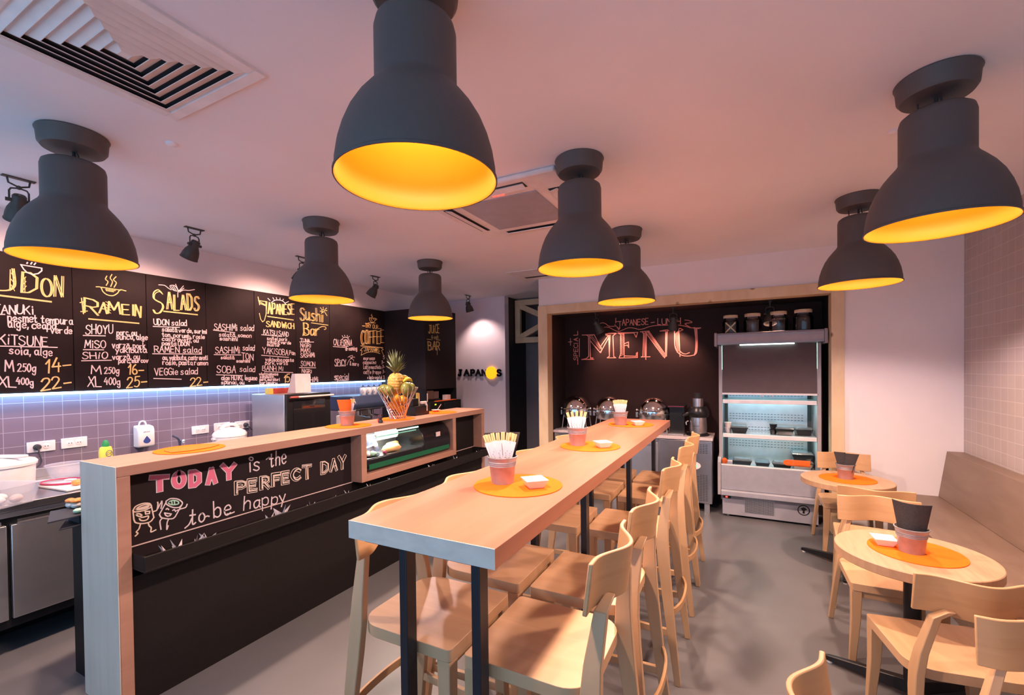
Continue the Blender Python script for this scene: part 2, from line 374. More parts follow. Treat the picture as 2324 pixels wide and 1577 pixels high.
class Wall:
    """writing surface: plane given as dict(x=..) or dict(y=..), photo zoom origin and scale, outward normal"""
    def __init__(s, plane, ox, oy, sc, nrm): s.pl = plane; s.o = (ox, oy); s.sc = sc; s.n = Vector(nrm)
    def p(s, x, y, off=.0018): return W(s.o[0]+x/s.sc, s.o[1]+y/s.sc, **s.pl) + s.n*off
    def text(s, mb, t, x0, y0, x1, y1, h, w=.006, off=.0018, gap=1.6, jit=.12, slant=0):
        tot = lay(t, gap)[1]; a = s.p(x0, y0, off); b = s.p(x1, y1, off); up = s.p(x0, y0-h, off)-a
        up = Vector((0, 0, up.z)); rn = random.Random(sum(map(ord, t))); X = 0; loose = jit*8
        for ch in t:
            if ch == ' ': X += 3.4; continue
            gw = GW.get(ch, 5.6 if not ch.isupper() else 6); sx_, sy_ = 1+rn.uniform(-.08, .08)*loose, 1+rn.uniform(-.07, .09)*loose; sh = rn.uniform(-.06, .10)*loose; dy = rn.uniform(-.45, .35)*loose
            for st in glyph(ch):
                jx, jy = rn.uniform(-jit, jit)*2, rn.uniform(-jit, jit)*2
                mb.ribbon([a+(b-a)*((X+(p.x-gw/2)*sx_+gw/2+sh*p.y+jx+slant*p.y)/tot)+up*((p.y*sy_+dy+jy)/10) for p in st], w*rn.uniform(.9, 1.1), s.n)
            X += gw+gap
    def art(s, mb, strokes, w=.006, off=.0018):
        for q in strokes.split(';'):
            sm = q.strip()[0] == '~'
            pts = [s.p(float(a), float(b), off) for a, b in (k.split(',') for k in q.strip().lstrip('~').split())]
            mb.ribbon(catmull(pts, 5) if sm else pts, w, s.n)
    def line(s, mb, x0, y0, x1, y1, w=.007, off=.0018): mb.ribbon([s.p(x0, y0, off), s.p(x1, y1, off)], w, s.n)
# ================================================================ THE ROOM
ZC = 2.61; XL, XR, YB = -4.27, 1.61, 4.93; YF = -1.9
struct('floor', MB().box((XL-.1, YF-.1, -.1), (XR+.1, 6.7, 0)), 'floor_resin', smooth=0)
struct('ceiling', MB().box((XL-.1, YF-.1, ZC), (XR+.1, 6.7, ZC+.1)), 'ceiling_paint', smooth=0)
struct('wall_left', MB().box((XL-.1, YF-.1, 0), (XL, 6.7, ZC)), 'plaster', smooth=0)
struct('wall_right', MB().box((XR, YF-.1, 0), (XR+.1, 5.1, ZC)), 'wall_tiles_grey', smooth=0)
m = MB().box((.80, YB, 0), (XR, YB+.12, ZC)).box((-2.17, YB, 2.262), (.80, YB+.12, ZC))
struct('wall_back', m, 'plaster', smooth=0)
struct('wall_far_left', MB().box((XL, 5.80, 0), (-3.10, 5.92, ZC)), 'plaster_led_tinted', smooth=0)
struct('wall_passage', MB().box((-3.22, 5.92, 0), (-3.10, 6.6, ZC)), 'dark_paint', smooth=0)
m = MB().box((-3.10, 6.51, 0), (-2.0, 6.6, ZC))
struct('wall_passage_end', m, 'grey_paint', smooth=0)
struct('wall_passage_right', MB().box((-2.17, 5.0, 0), (-2.07, 6.51, ZC)), 'grey_paint', smooth=0)
# the alcove behind the timber frame
struct('wall_alcove', MB().box((-2.07, 5.48, 0), (.84, 5.58, 2.2)), 'alcove_board', smooth=0)
struct('wall_alcove_left', MB().box((-2.069, 5.05, 0), (-2.045, 5.48, 2.2)), 'dark_paint', smooth=0)
struct('wall_alcove_right', MB().box((.725, 5.05, 0), (.80, 5.48, 2.2)), 'dark_paint', smooth=0)
struct('ceiling_alcove', MB().box((-2.07, 5.05, 2.182), (.84, 5.58, 2.24)), 'dark_paint', smooth=0)
# front of the shop behind the camera: glazed, daylight comes in here
m = MB().box((XL, YF-.12, 0), (XR, YF, .25)).box((XL, YF-.12, 2.35), (XR, YF, ZC))
for x in (XL+.06, -2.3, -.4, XR-.06): m.box((x-.06, YF-.12, .25), (x+.06, YF, 2.35))
struct('wall_front', m, 'grey_paint', smooth=0)
# tiled splashback under the menu boards
struct('trim_1', MB().box((XL, YF, .83), (XL+.012, 4.48, 1.40)), 'wall_tiles_white', smooth=0)

# door and handle at the end of the passage
d = MB().box((-2.86, 6.485, 0), (-2.2, 6.51, 2.02)).build('door_1', 'grey_paint', bevel=.004); d['kind'] = 'structure'
f = MB().box((-2.92, 6.49, 0), (-2.87, 6.51, 2.08)).box((-2.92, 6.49, 2.03), (-2.2, 6.51, 2.08)); f.build('door_frame', 'grey_paint', d)
h = MB().tube([(-2.79, 6.48, 1.0), (-2.79, 6.44, 1.0), (-2.68, 6.44, 1.0)], .009); h.build('door_handle', 'steel_soft', d)

# timber frame round the alcove opening
t = thing('timber_surround', 'knotty pale pine surround of the dark chalkboard alcove opening', 'timber surround', (-.7, YB, 0))
for nm, lo, hi in (('post', (-2.168, 4.895, 0), (-2.049, 5.05, 2.28)), ('post', (.715, 4.895, 0), (.812, 5.05, 2.28)), ('beam', (-2.049, 4.895, 2.18), (.715, 5.05, 2.28))):
    keep_world(MB().box(lo, hi).build(nm, 'pine', bevel=.003), t)
# lattice transom in the passage
t = thing('timber_lattice', 'pale timber lattice panel with diagonal braces above the passage', 'lattice', (-2.6, 6.15, 1.91))
y0, y1 = 6.11, 6.17; x0, x1, za, zb = -3.09, -2.18, 1.93, 2.585
for nm, mm in (('rail', MB().box((x0, y0, zb-.085), (x1, y1, zb))), ('rail', MB().box((x0, y0, za), (x1, y1, za+.085))),
               ('post', MB().box((x0, y0, za+.085), (x0+.085, y1, zb-.085))), ('post', MB().box((x1-.085, y0, za+.085), (x1, y1, zb-.085)))):
    keep_world(mm.build(nm, 'pine', bevel=.003), t)
zm = (za+zb)/2
for a, b in (((x0+.08, zb-.09), (x1-.32, zm)), ((x0+.08, za+.09), (x1-.32, zm)), ((x1-.08, zb-.09), (x1-.30, zm)), ((x1-.08, za+.09), (x1-.30, zm))):
    a, b = Vector((a[0], 6.14, a[1])), Vector((b[0], 6.14, b[1])); dd = b-a
    keep_world(MB().obox((a+b)/2, (dd, (0,1,0), dd.cross(Vector((0,1,0)))), (dd.length, .05, .08)).build('brace', 'pine', bevel=.003), t)

# ================================================================ MENU BOARDS ON THE LEFT WALL
XBD = -4.20
def ypx(px, py): return W(px, py, x=XBD).y
seams = [-.30, ypx(163.6, 640), ypx(331, 640), ypx(466.6, 680), ypx(577, 700), ypx(671, 720), ypx(748, 740), ypx(814, 760), 4.475]
seams[0] = seams[1]-(seams[2]-seams[1])*1.02
seams = [seams[0]-.9] + seams
BZ0, BZ1 = 1.405, 2.318
Z1 = Wall(dict(x=XBD), 0, 560, 3.943, (1,0,0)); Z2 = Wall(dict(x=XBD), 560, 640, 4.648, (1,0,0))
labels = [None,
 'black menu board headed UDON with prices 14 and 22', 'black menu board headed RAMEIN under a steaming bowl drawing', 'black menu board headed SALADS under a sprout drawing',
 'black menu board without heading listing sashimi and soba salads', 'black menu board headed JAPANESE SANDWICH with a rising sun', 'black menu board headed Sushi Bar beside a small sun',
 'black menu board lettered California dreaming, spicy and special', 'black menu board headed TRY OUR COFFEE with a cup drawing']
boards = []
for i in range(1, len(seams)-1):
    b = MB().box((XL+.002, seams[i]+.0015, BZ0), (XBD, seams[i+1]-.0015, BZ1)).build('menu_board', 'chalkboard', bevel=.002)
    tag(b, labels[i] if i < len(labels) else 'plain black menu board', 'menu board', 'menu boards along the left wall'); boards.append(b)
WY, WP = 'chalk_yellow', 'chalk_white'
def write(b, Wl, head, body):
    for nm, mt, items in (('chalk_heading', WY, head), ('chalk_lettering', WP, body)):
        mb = MB()
        for it in items:
            k = it[0]
            if k == 't': Wl.text(mb, *it[1:7], w=it[7] if len(it) > 7 else .0066)
            elif k == 'o':   # doubled display letters with hatching
                Wl.text(mb, *it[1:7], w=.0075); Wl.text(mb, it[1], it[2]+it[6]*.085, it[3], it[4]+it[6]*.085, it[5], it[6], w=.0055)
            elif k == 'l': Wl.line(mb, *it[1:5], w=it[5] if len(it) > 5 else .007)
            elif k == 'a': Wl.art(mb, it[1], w=it[2] if len(it) > 2 else .006)
        if mb.v: mb.flat(nm, mt, b)
write(boards[0], Z1,
 [('o','U',-88,395,140,398,195), ('o','D',195,412,340,420,168), ('o','O',365,438,462,442,165), ('o','N',484,445,548,450,195), ('l',-60,428,455,492,.011), ('a','90,205 92,390 85,390 90,205;105,200 130,235;100,235 138,290;98,290 140,345;98,340 130,395;205,290 205,410;222,280 222,412;192,300 230,270;192,350 232,310;195,400 235,350',.004),
  ('t','14-',400,1130,640,1105,115,.009), ('t','22-',365,1290,640,1250,105,.009)],
 [('t','TANUKi',-60,600,300,605,78,.0065), ('l',-60,605,40,605), ('t','pesmet tempura',70,668,648,695,75), ('t','alge, ceapa',70,722,500,738,70), ('t','verde',455,772,645,780,62),
  ('t','KiTSUNE',-10,868,430,890,88,.0065), ('l',-20,888,510,900), ('t','soia, alge',80,958,470,975,70), ('t','M',48,1115,122,1117,100,.007), ('t','250g',155,1115,320,1120,72),
  ('t','XL',-15,1250,150,1258,95,.007), ('t','400g',145,1225,298,1245,60), ('a','185,160 372,192 372,215 340,240 290,248 240,230 210,200 185,160;~240,150 245,140;~275,155 285,140;~305,160 318,145',.007)])
write(boards[1], Z1,
 [('o','R',742,592,880,622,132), ('o','A',882,592,952,598,100), ('o','M',968,598,1072,604,108), ('o','E',1094,608,1160,612,95), ('o','I',1178,612,1194,614,95), ('o','N',1206,620,1252,634,108), ('a','728,460 745,600;715,500 765,485;722,580 780,575',.006), ('l',795,645,1240,685,.010),
  ('a','945,490 990,520;945,515 990,545;950,540 990,570;955,570 990,595;735,500 760,520;738,530 765,550',.004), ('a','~860,358 900,362 920,400 960,430 1010,437 1050,415 1075,385 1125,395;910,362 1078,388;945,380 1030,392;950,392 1015,402;~955,262 943,290 965,312 950,345;~1000,248 985,280 1005,312 990,355;~1037,268 1015,295 1040,322 1020,362',.0065),
  ('t','16-',1140,1140,1290,1135,85,.009), ('t','25-',1130,1262,1315,1245,88,.009)],
 [('t','SHOYU',765,780,1010,775,80,.0065), ('l',745,793,940,797), ('t','porc, ou',1045,790,1225,795,55), ('t','sunca, alge',1040,828,1318,832,50),
  ('t','MiSO',755,905,945,905,70,.0065), ('l',745,920,925,922), ('t','varz@, pork',1005,905,1300,912,55), ('t','yakibuta',1035,945,1310,947,50),
  ('t','SHiO',735,1003,960,1000,55,.0065), ('l',730,1020,995,1015), ('t','varz@, ou',1005,1008,1250,1005,50), ('t','porc, morcov',1060,1038,1325,1036,40),
  ('t','M',820,1137,905,1140,75,.007), ('t','250g',932,1135,1065,1135,58), ('t','XL',785,1250,910,1252,92,.007), ('t','400g',932,1230,1075,1240,62)])
write(boards[2], Z1,
 [('t','S',1375,600,1465,580,195,.009), ('t','S',1385,600,1475,580,180,.006), ('o','ALADS',1490,560,1775,572,140), ('l',1465,577,1765,608,.010), ('t','22-',1700,1250,1862,1235,72,.008)],
 [('a','~1420,340 1470,345 1505,370 1530,385;~1520,350 1562,348 1592,395 1545,385 1520,350;1535,355 1560,388;1550,352 1575,388;1590,450 1590,412 1602,388;1570,335 1596,395;1640,350 1600,395;1645,370 1605,395;~1605,405 1640,388 1690,390 1740,383',.0055),
  ('t','UDON salad',1378,697,1672,708,52), ('l',1370,712,1605,722), ('t','salat@ verde, surimi',1450,755,1850,778,40), ('t','ton, porumb, rosie',1450,803,1830,825,40), ('t','castraveti, ou',1450,840,1775,855,38), ('t','pasta UDON',1450,878,1692,888,36),
  ('t','RAMEN salad',1382,942,1805,948,56,.0065), ('l',1365,957,1805,960), ('t','ou, yakibuta, castraveti',1455,1012,1858,1012,44), ('t','rosie, pasta ramen',1455,1055,1860,1058,44),
  ('t','VEGGie salad',1385,1147,1768,1140,60,.0065), ('l',1375,1178,1620,1185)])
write(boards[3], Z1, [],
 [('t','SASHiMi',1915,742,2125,750,58,.0065), ('t','salad',2150,748,2272,752,50), ('l',1908,745,2100,768), ('t','salat@, somon',1960,800,2250,812,36), ('t','sashimi',1965,835,2125,842,34),
  ('t','SASHiMi',1925,952,2150,952,60,.0065), ('t','salad',2172,925,2278,930,48), ('l',1915,965,2155,968), ('t','TON',2162,1005,2265,1015,55), ('t','salat@',1975,1005,2095,1005,32), ('t','sashimi',2115,1033,2235,1035,28),
  ('t','SOBA',1940,1125,2108,1130,66,.0065), ('t','salad',2145,1115,2282,1120,48), ('l',1935,1145,2170,1152), ('t','alge HiJiKi, legume',1980,1192,2300,1192,42), ('t','spanac, ou',1980,1228,2185,1228,34)])
write(boards[4], Z2,
 [('a','118,158 135,240;122,195 212,208;200,205 205,330 185,405 165,420 145,390 132,330;212,210 200,360;130,205 200,245;135,225 195,248',.007), ('o','APANESE',222,330,495,345,110), ('l',220,362,490,400,.009), ('o','SANDWiCH',205,468,495,495,60), ('t','15-',390,1062,495,1045,78,.009)],
 [('a','~260,215 295,192 345,190 385,205 410,235;222,172 245,195;275,165 285,185;310,163 315,180;350,168 350,185;385,180 378,195;440,205 405,222',.0065), ('t','KATSU SAND',175,550,440,575,50,.006), ('l',155,555,370,575),
  ('t','snitel pork',215,610,425,622,36), ('t','salat@ verde',215,645,465,657,34), ('t','mustar',215,675,355,680,32), ('t','YAKiSOBA',170,750,435,775,62,.006), ('t','Pan',450,765,512,770,44), ('l',155,772,440,795),
  ('t','yakisoba paste',195,835,495,840,40), ('t','pork, varz@',195,870,430,873,36), ('t','BANH Mi',165,935,385,935,50,.006), ('l',185,945,485,955),
  ('t','vietnamese',130,985,330,985,32), ('t','sandwich',135,1012,285,1012,30), ('t','pork, muraturi',135,1042,345,1042,32), ('t','coriandru',135,1075,320,1075,30)])
write(boards[5], Z2,
 [('o','Sushi',558,398,800,420,140), ('l',680,430,855,455,.008), ('o','Bar',600,555,770,570,120), ('a','~735,500 790,470 830,475 832,495 815,500;~590,565 600,530 625,545',.008),
  ('a','~793,302 805,290 818,302 805,316 793,302;805,280 805,265;825,290 840,275;828,302 845,300;822,318 845,355;790,290 775,270;788,305 772,308;795,318 785,330',.007)],
 [('t','TUNA',565,630,665,636,36), ('l',558,632,705,633), ('t','NiGRi',565,687,675,688,40), ('t','MAKi',570,740,670,742,42), ('t','SASHiMi',565,795,718,790,46), ('t','SOMON',570,885,718,890,52,.006), ('l',553,902,727,905),
  ('t','NiGRi',580,957,683,960,40), ('t','SASHiMi',575,1060,755,1050,52)])
write(boards[6], Z2, [],
 [('t','CALiFORNiA',915,665,1108,670,62), ('l',910,680,1050,690), ('l',1000,672,1070,680), ('a','~1005,600 1025,585 1055,585 1078,605;1005,565 1015,580;1030,560 1035,575;1060,562 1057,578;1083,572 1068,585',.0055), ('t','dreaming',1040,722,1163,720,42),
  ('t','SPiCY',925,880,1045,882,66), ('t','SPiCY',930,883,1050,885,66,.003), ('l',930,886,1040,884), ('a','~1055,875 1075,830 1100,805;~1100,805 1080,785 1065,795;~1100,805 1115,775 1085,780;~1100,805 1130,790 1138,800;~1100,805 1125,820 1125,835',.0055), ('t','& more',1088,878,1180,885,40),
  ('t','special',928,1030,1075,1030,66), ('t','s',922,1032,955,1032,80,.005), ('l',960,1040,1070,1035)])
write(boards[7], Z2,
 [('a','1292,378 1358,382 1350,410 1335,425 1312,425 1298,408 1292,378;~1358,385 1372,392 1352,405;1283,430 1358,432;~1318,338 1312,355 1325,360 1318,376;1310,385 1322,415;1330,388 1345,395',.006), ('l',1218,462,1245,464), ('l',1390,490,1418,492), ('t','TRY OUR',1250,478,1385,495,42,.006),
  ('o','COFFEE',1200,655,1440,640,140), ('l',1200,672,1435,692,.008), ('a','1225,690 1410,690 1440,712 1420,722 1442,770;~1405,755 1340,738 1270,742 1205,772;1205,772 1215,725 1197,720 1225,690',.006), ('t','JAPAN',1238,728,1345,732,38,.006), ('t','S',1375,735,1400,740,38,.006), ('a','~1350,715 1362,700 1374,715 1362,732 1350,715;1355,710 1368,720;1352,718 1365,728;1358,702 1372,715',.008)],
 [('t','espresso',1230,820,1350,820,36), ('t','5',1435,812,1452,812,32), ('t','cappucino',1225,865,1365,863,38), ('t','7-',1420,868,1450,862,34), ('t','Latte macchiato',1230,915,1420,915,40), ('t','7-',1430,915,1455,910,34), ('t','caffe frappe',1230,967,1415,967,40), ('t','7-',1432,965,1458,962,34), ('t','+ lapte vegetal',1270,1025,1425,1022,38), ('t','3',1438,1022,1455,1022,34)])

# LED strip under the boards
o = MB().box((XL+.012, -1.2, 1.388), (XBD+.006, 4.47, 1.404)).build('led_strip', 'led_blue'); tag(o, 'glowing blue-white light strip under the row of menu boards', 'light strip')

# tall dark cabinet at the end of the kitchen wall
XK = -3.535; Y0, Y1 = 4.485, 5.16
t = thing('tall_cabinet', 'tall dark cabinet lettered JUICE fresh BAR at the end of the counter wall', 'cabinet', (-3.9, 4.82, 0))
body = MB().box((XL+.002, Y0, 1.285), (XK, Y1, 2.318)); keep_world(body.build('upper_cupboard', 'writing_board', bevel=.003), t)
body = MB().box((XL+.002, Y0, 0), (XK+.06, Y1+.02, 1.125)); lowb = keep_world(body.build('base_cupboard', 'black_panel', bevel=.003), t)
body = MB().box((XL+.002, Y0, 1.125), (XK, Y0+.02, 1.285)).box((XL+.002, Y1-.02, 1.125), (XK, Y1, 1.285)).box((XL+.002, Y0+.02, 1.125), (XL+.02, Y1-.02, 1.285))
keep_world(body.build('niche', 'black_panel'), t)
ZJ = Wall(dict(x=XK), 560, 640, 4.648, (1,0,0)); mb = MB()
ZJ.text(mb, 'JUiCE', 1915, 540, 2030, 540, 88, w=.008); ZJ.text(mb, 'JUiCE', 1920, 543, 2034, 543, 88, w=.005); ZJ.text(mb, 'fresh', 1945, 605, 2020, 600, 40, w=.006); ZJ.line(mb, 1900, 602, 1940, 606, .007); ZJ.line(mb, 2000, 610, 2040, 612, .007)
ZJ.text(mb, 'BAR', 1910, 715, 2032, 718, 92, w=.009); ZJ.text(mb, 'BAR', 1918, 718, 2038, 720, 92, w=.006); ZJ.line(mb, 2008, 700, 2008, 768, .008)
l = mb.flat('chalk_lettering', 'chalk_yellow'); keep_world(l, t)
p = W(988, 918, x=XK+.06); o = MB().box((XK+.059, p.y-.012, p.z-.008), (XK+.0625, p.y+.02, p.z+.008)).build('indicator', 'led_yellow'); keep_world(o, t)
o = MB().box((XK+.06, Y0+.3, .90), (XK+.066, Y1-.12, 1.10)).build('drawer_front', 'black_metal', bevel=.002); keep_world(o, t)
# things in the niche
for k, (a, b, z1, m_, lab) in enumerate(((.06, .20, .105, 'cardboard_pink', 'pale paper box at the left of the dark cabinet niche'), (.205, .34, .112, 'cardboard_pink', 'tall pale paper box in the middle of the dark cabinet niche'),
        (.345, .46, .098, 'cardboard_pink', 'pale paper box at the right of the dark cabinet niche'))):
    o = MB().box((-.09, a-.2, 0), (.0, b-.2, z1)).build('paper_box', m_, loc=(XK-.14, Y0+.2, 1.126+.022), bevel=.003); tag(o, lab, 'box', 'paper boxes in the cabinet niche')
o = MB().box((-.14, -.21, 0), (.0, .22, .022)).build('serving_tray', 'tray_black', loc=(XK-.11, Y0+.26, 1.1255), bevel=.004); tag(o, 'black tray under the pale paper boxes in the niche', 'tray')
o = MB().box((-.02, -.025, 0), (.02, .025, .11)).build('white_carton', 'paper_white', loc=(XK-.05, Y0+.055, 1.1255), bevel=.003); tag(o, 'narrow white carton standing at the left edge of the cabinet niche', 'carton')
o = MB().box((-.04, -.03, 0), (.04, .05, .07)).build('small_carton', 'cardboard_pink', loc=(XK-.05, Y0+.50, 1.1255), bevel=.003); tag(o, 'small pink carton on the right of the cabinet niche', 'carton')
o = MB().box((-.03, -.2, 0), (.03, .22, .006)).build('orange_folder', 'orange_paper', loc=(XK+.02, Y0+.38, 1.1255)); tag(o, 'flat orange paper lying on the cabinet niche edge', 'paper')

# shop sign on the far white wall
ZS = Wall(dict(y=5.80), 1020, 640, 3.521, (0,-1,0))
t = thing('shop_sign', 'black letter sign with a glowing orange disc as the O on the white wall', 'sign', W(1090, 848, y=5.79))
def letter(ch, x0, x1, yb, h, w=.040):
    mb = MB(); a = ZS.p(x0, yb); b = ZS.p(x1, yb); up = ZS.p(x0, yb-h)-a; wd = GW.get(ch, 6)
    for st in glyph(ch):
        pts = [a+(b-a)*(q.x/wd)+Vector((0,0,up.z))*(q.y/10) for q in st]
        for p0, p1 in zip(pts, pts[1:]):
            dd = (p1-p0).normalized()
            mb.obox((p0+p1)/2+Vector((0,-.008,0)), (dd, (0,1,0), dd.cross(Vector((0,1,0)))), ((p1-p0).length+w*.6, .018, w))
    o = mb.build('letter', 'sign_black', smooth=0); keep_world(o, t)
for ch, x0, x1 in (('J', 76, 101), ('A', 121, 160), ('P', 176, 205), ('A', 214, 252), ('N', 265, 298), ('S', 386, 416)): letter(ch, x0, x1, 748, 46, .024)
c = ZS.p(337, 725); r = abs(ZS.p(380, 725).x-c.x)
o = MB().lathe([(.001, 0), (r, 0), (r, .02), (r*.96, .028), (.001, .03)], 32).xform(Matrix.Translation(c) @ Matrix.Rotation(pi/2, 4, 'X')).build('sun_disc', 'sign_sun'); keep_world(o, t)

# ================================================================ CHALK WRITING IN THE ALCOVE
ZM = Wall(dict(y=5.478), 1280, 700, 6.835, (0,-1,0)); mb = MB(); w = .010
ZM.art(mb, '282,412 470,408;350,412 380,430 385,740 350,775 275,792 462,788;400,415 412,770 450,768;412,415 470,408 590,640 560,680 412,505;590,640 570,685;560,600 690,415;690,415 650,410 645,395 700,385 812,385 775,410 760,430 772,745 805,765 670,765 705,740 695,415;715,410 705,745;590,640 695,450', w)
ZM.art(mb, '838,380 1145,370 1120,445;838,380 880,400 885,690 855,768 1140,760 1140,680;870,395 930,390 935,750;1120,445 1085,380 935,385;940,545 1000,520 1005,605 985,570 940,575;935,735 1120,740 1125,690', w)
ZM.art(mb, '1185,362 1320,350;1215,365 1235,390 1225,740 1198,752 1335,748;1265,365 1270,790;1280,370 1275,745;1245,380 1255,740;1315,352 1590,740;1265,370 1560,765 1565,740 1300,360;1560,765 1575,740 1580,350 1490,350 1560,335 1665,325 1600,350 1590,740', w)
ZM.art(mb, '~1685,330 1740,315 1800,310 1845,330;1685,330 1715,350;~1715,350 1720,560 1745,650 1800,710 1870,735 1950,735 2025,720;1780,320 1800,745;1845,330 1800,352;~1800,660 1840,695 1890,705 1945,685;~2025,300 2045,500 2040,650 2020,725;~2060,305 2068,500 2060,670 2020,725;2010,305 2120,300 2080,312;~2045,310 2055,520 2045,680', w)
hs = MB()
for k in range(12): ZM.line(hs, 412+k*13, 455+k*16, 440+k*13, 425+k*16, .006)
for k in range(15): ZM.line(hs, 872, 430+k*22, 930, 398+k*22, .006)
for k in range(17): ZM.line(hs, 1275+k*16, 395+k*22, 1300+k*16, 378+k*22, .006)
for k in range(15): ZM.line(hs, 1725+k*2, 400+k*20, 1788, 340+k*22, .006)
ZM.art(mb, '~492,348 520,270 580,225 640,232 700,275 790,275;~492,348 530,300 560,285 555,380 590,310 640,290 700,295 780,335 850,355 920,330 1000,300 1090,305 1150,322 1220,318 1330,280 1450,262 1600,258;~790,250 830,300 850,330 870,300;~1600,258 1750,255 1880,275 1970,300 2030,295;~1875,180 1930,185 1985,215 1880,235 1920,270 1970,300', .008)
ZM.art(mb, '805,150 803,225;800,205 885,200;~865,200 868,270 850,320 835,290', .008); ZM.text(mb, 'APANESE', 905, 260, 1310, 250, 88, w=.008); ZM.line(mb, 1350, 220, 1405, 212, .008); ZM.text(mb, 'LUNCH', 1450, 245, 1805, 245, 90, w=.008)
ZM.art(mb, '70,520 125,515;100,465 102,570', .008); ZM.art(mb, '240,470 240,750;215,800 215,868;150,415 215,412;212,352 215,412', .008)
for ch, yb in (('S', 800), ('P', 735), ('E', 668), ('C', 610), ('I', 548), ('A', 505)):
    for st in glyph(ch):
        mb.ribbon([ZM.p(215-q.y*6.2, yb-q.x*8.2) for q in st], .008, (0,-1,0))
t = thing('chalk_menu_sign', 'salmon chalk writing MENU with a ribbon reading Japanese Lunch in the dark alcove', 'chalk writing', ZM.p(1100, 700, .002))
keep_world(mb.flat('chalk_lettering', 'chalk_salmon'), t); keep_world(hs.flat('hatching', 'chalk_salmon'), t)

# ================================================================ CEILING: VENT, AIR CONDITIONERS, DETECTORS
def zs(d): return ZC-d
t = thing('ceiling_vent', 'large square four-way louvred air vent in the white ceiling by the left lamp', 'air vent', (-1.84, .755, ZC))
cx, cy, hw = -1.84, .755, .30
def frame(mb, cx, cy, a, b, z0, z1):
    for lo, hi in (((cx-a, cy-a), (cx+a, cy-b)), ((cx-a, cy+b), (cx+a, cy+a)), ((cx-a, cy-b), (cx-b, cy+b)), ((cx+b, cy-b), (cx+a, cy+b))): mb.box((*lo, z0), (*hi, z1))
mb = MB(); frame(mb, cx, cy, hw, .258, zs(.012), zs(-.001)); keep_world(mb.build('frame', 'white_plastic', bevel=.002), t)
keep_world(MB().box((cx-.26, cy-.26, zs(.0025)), (cx+.26, cy+.26, zs(0))).build('duct', 'slot_dark'), t)
for k in range(7):
    o_, i_ = .258-k*.036, .258-k*.036-.030; mb = MB(); z0, z1 = zs(.016), zs(.004)
    q = lambda r, z: [(cx-r, cy-r, z), (cx+r, cy-r, z), (cx+r, cy+r, z), (cx-r, cy+r, z)]
    mb.loft([q(o_, z1), q(o_+.001, z1+.001), q(i_+.002, z0-.001), q(i_, z0)], cap=False, closed=True)
    if k == 6: mb.box((cx-.012, cy-.012, z0), (cx+.012, cy+.012, z1))
    keep_world(mb.build('louvre_ring', 'white_plastic', smooth=0), t)
t = thing('air_conditioner', 'white square ceiling air conditioner cassette with grey grille behind the biggest lamp', 'air conditioner', (-1.33, 2.68, ZC))
cx, cy = -1.347, 2.69
keep_world(MB().box((cx-.465, cy-.465, zs(.03)), (cx+.465, cy+.465, ZC)).build('panel', 'white_plastic', bevel=.012), t)
mb = MB().box((cx-.27, cy-.27, zs(.036)), (cx+.27, cy+.27, zs(.029))); keep_world(mb.build('grille', 'fridge_light', bevel=.004), t)
for sx, sy in ((0, 1), (0, -1), (1, 0), (-1, 0)):
    mb = MB()
    if sx == 0: mb.box((cx-.25, cy+sy*.375-.035, zs(.0325)), (cx+.25, cy+sy*.375+.035, zs(.028)))
    else: mb.box((cx+sx*.375-.035, cy-.25, zs(.0325)), (cx+sx*.375+.035, cy+.25, zs(.028)))
    s_ = mb.build('slot', 'slot_dark'); keep_world(s_, t); mb = MB(); a = radians(12)
    if sx == 0: mb.obox((cx, cy+sy*.372, zs(.040)), ((1,0,0), (0, cos(a), sy*sin(a)), (0, -sy*sin(a), cos(a))), (.49, .05, .004))
    else: mb.obox((cx+sx*.372, cy, zs(.040)), ((0,1,0), (cos(a), 0, sx*sin(a)), (-sx*sin(a), 0, cos(a))), (.49, .05, .004))
    keep_world(mb.build('flap', 'white_plastic'), t)
zw = Wall(dict(z=zs(.0305)), 1000, 320, 4.15, (0,0,-1)); mb = MB()
mb.ribbon([zw.p(490+k*7, 522-k*1.5+(6 if k % 2 else -6)) for k in range(16)], .006, (0,0,-1)); keep_world(mb.flat('warning_label', 'led_red'), t)
t = thing('air_grille', 'small flat ceiling air grille near the white soffit corner', 'air vent', W(1215, 622, z=ZC))
p = t.location; keep_world(MB().box((p.x-.25, p.y-.25, zs(.01)), (p.x+.25, p.y+.25, ZC)).build('panel', 'white_plastic', bevel=.003), t)
keep_world(MB().box((p.x-.17, p.y+.06, zs(.0115)), (p.x+.19, p.y+.12, zs(.009))).build('slot', 'slot_dark'), t)
for (px, py), lab in (((390, 325), 'small faint round smoke detector in the ceiling right of the air vent lamp'), ((2030, 296), 'small round smoke detector in the ceiling beside the right lamp')):
    p = W(px, py, z=ZC); o = MB().lathe([(.001, 0), (.024, 0), (.024, -.006), (.017, -.012), (.001, -.013)], 20).build('smoke_detector', 'ceiling_paint', loc=(p.x, p.y, ZC)); tag(o, lab, 'smoke detector')
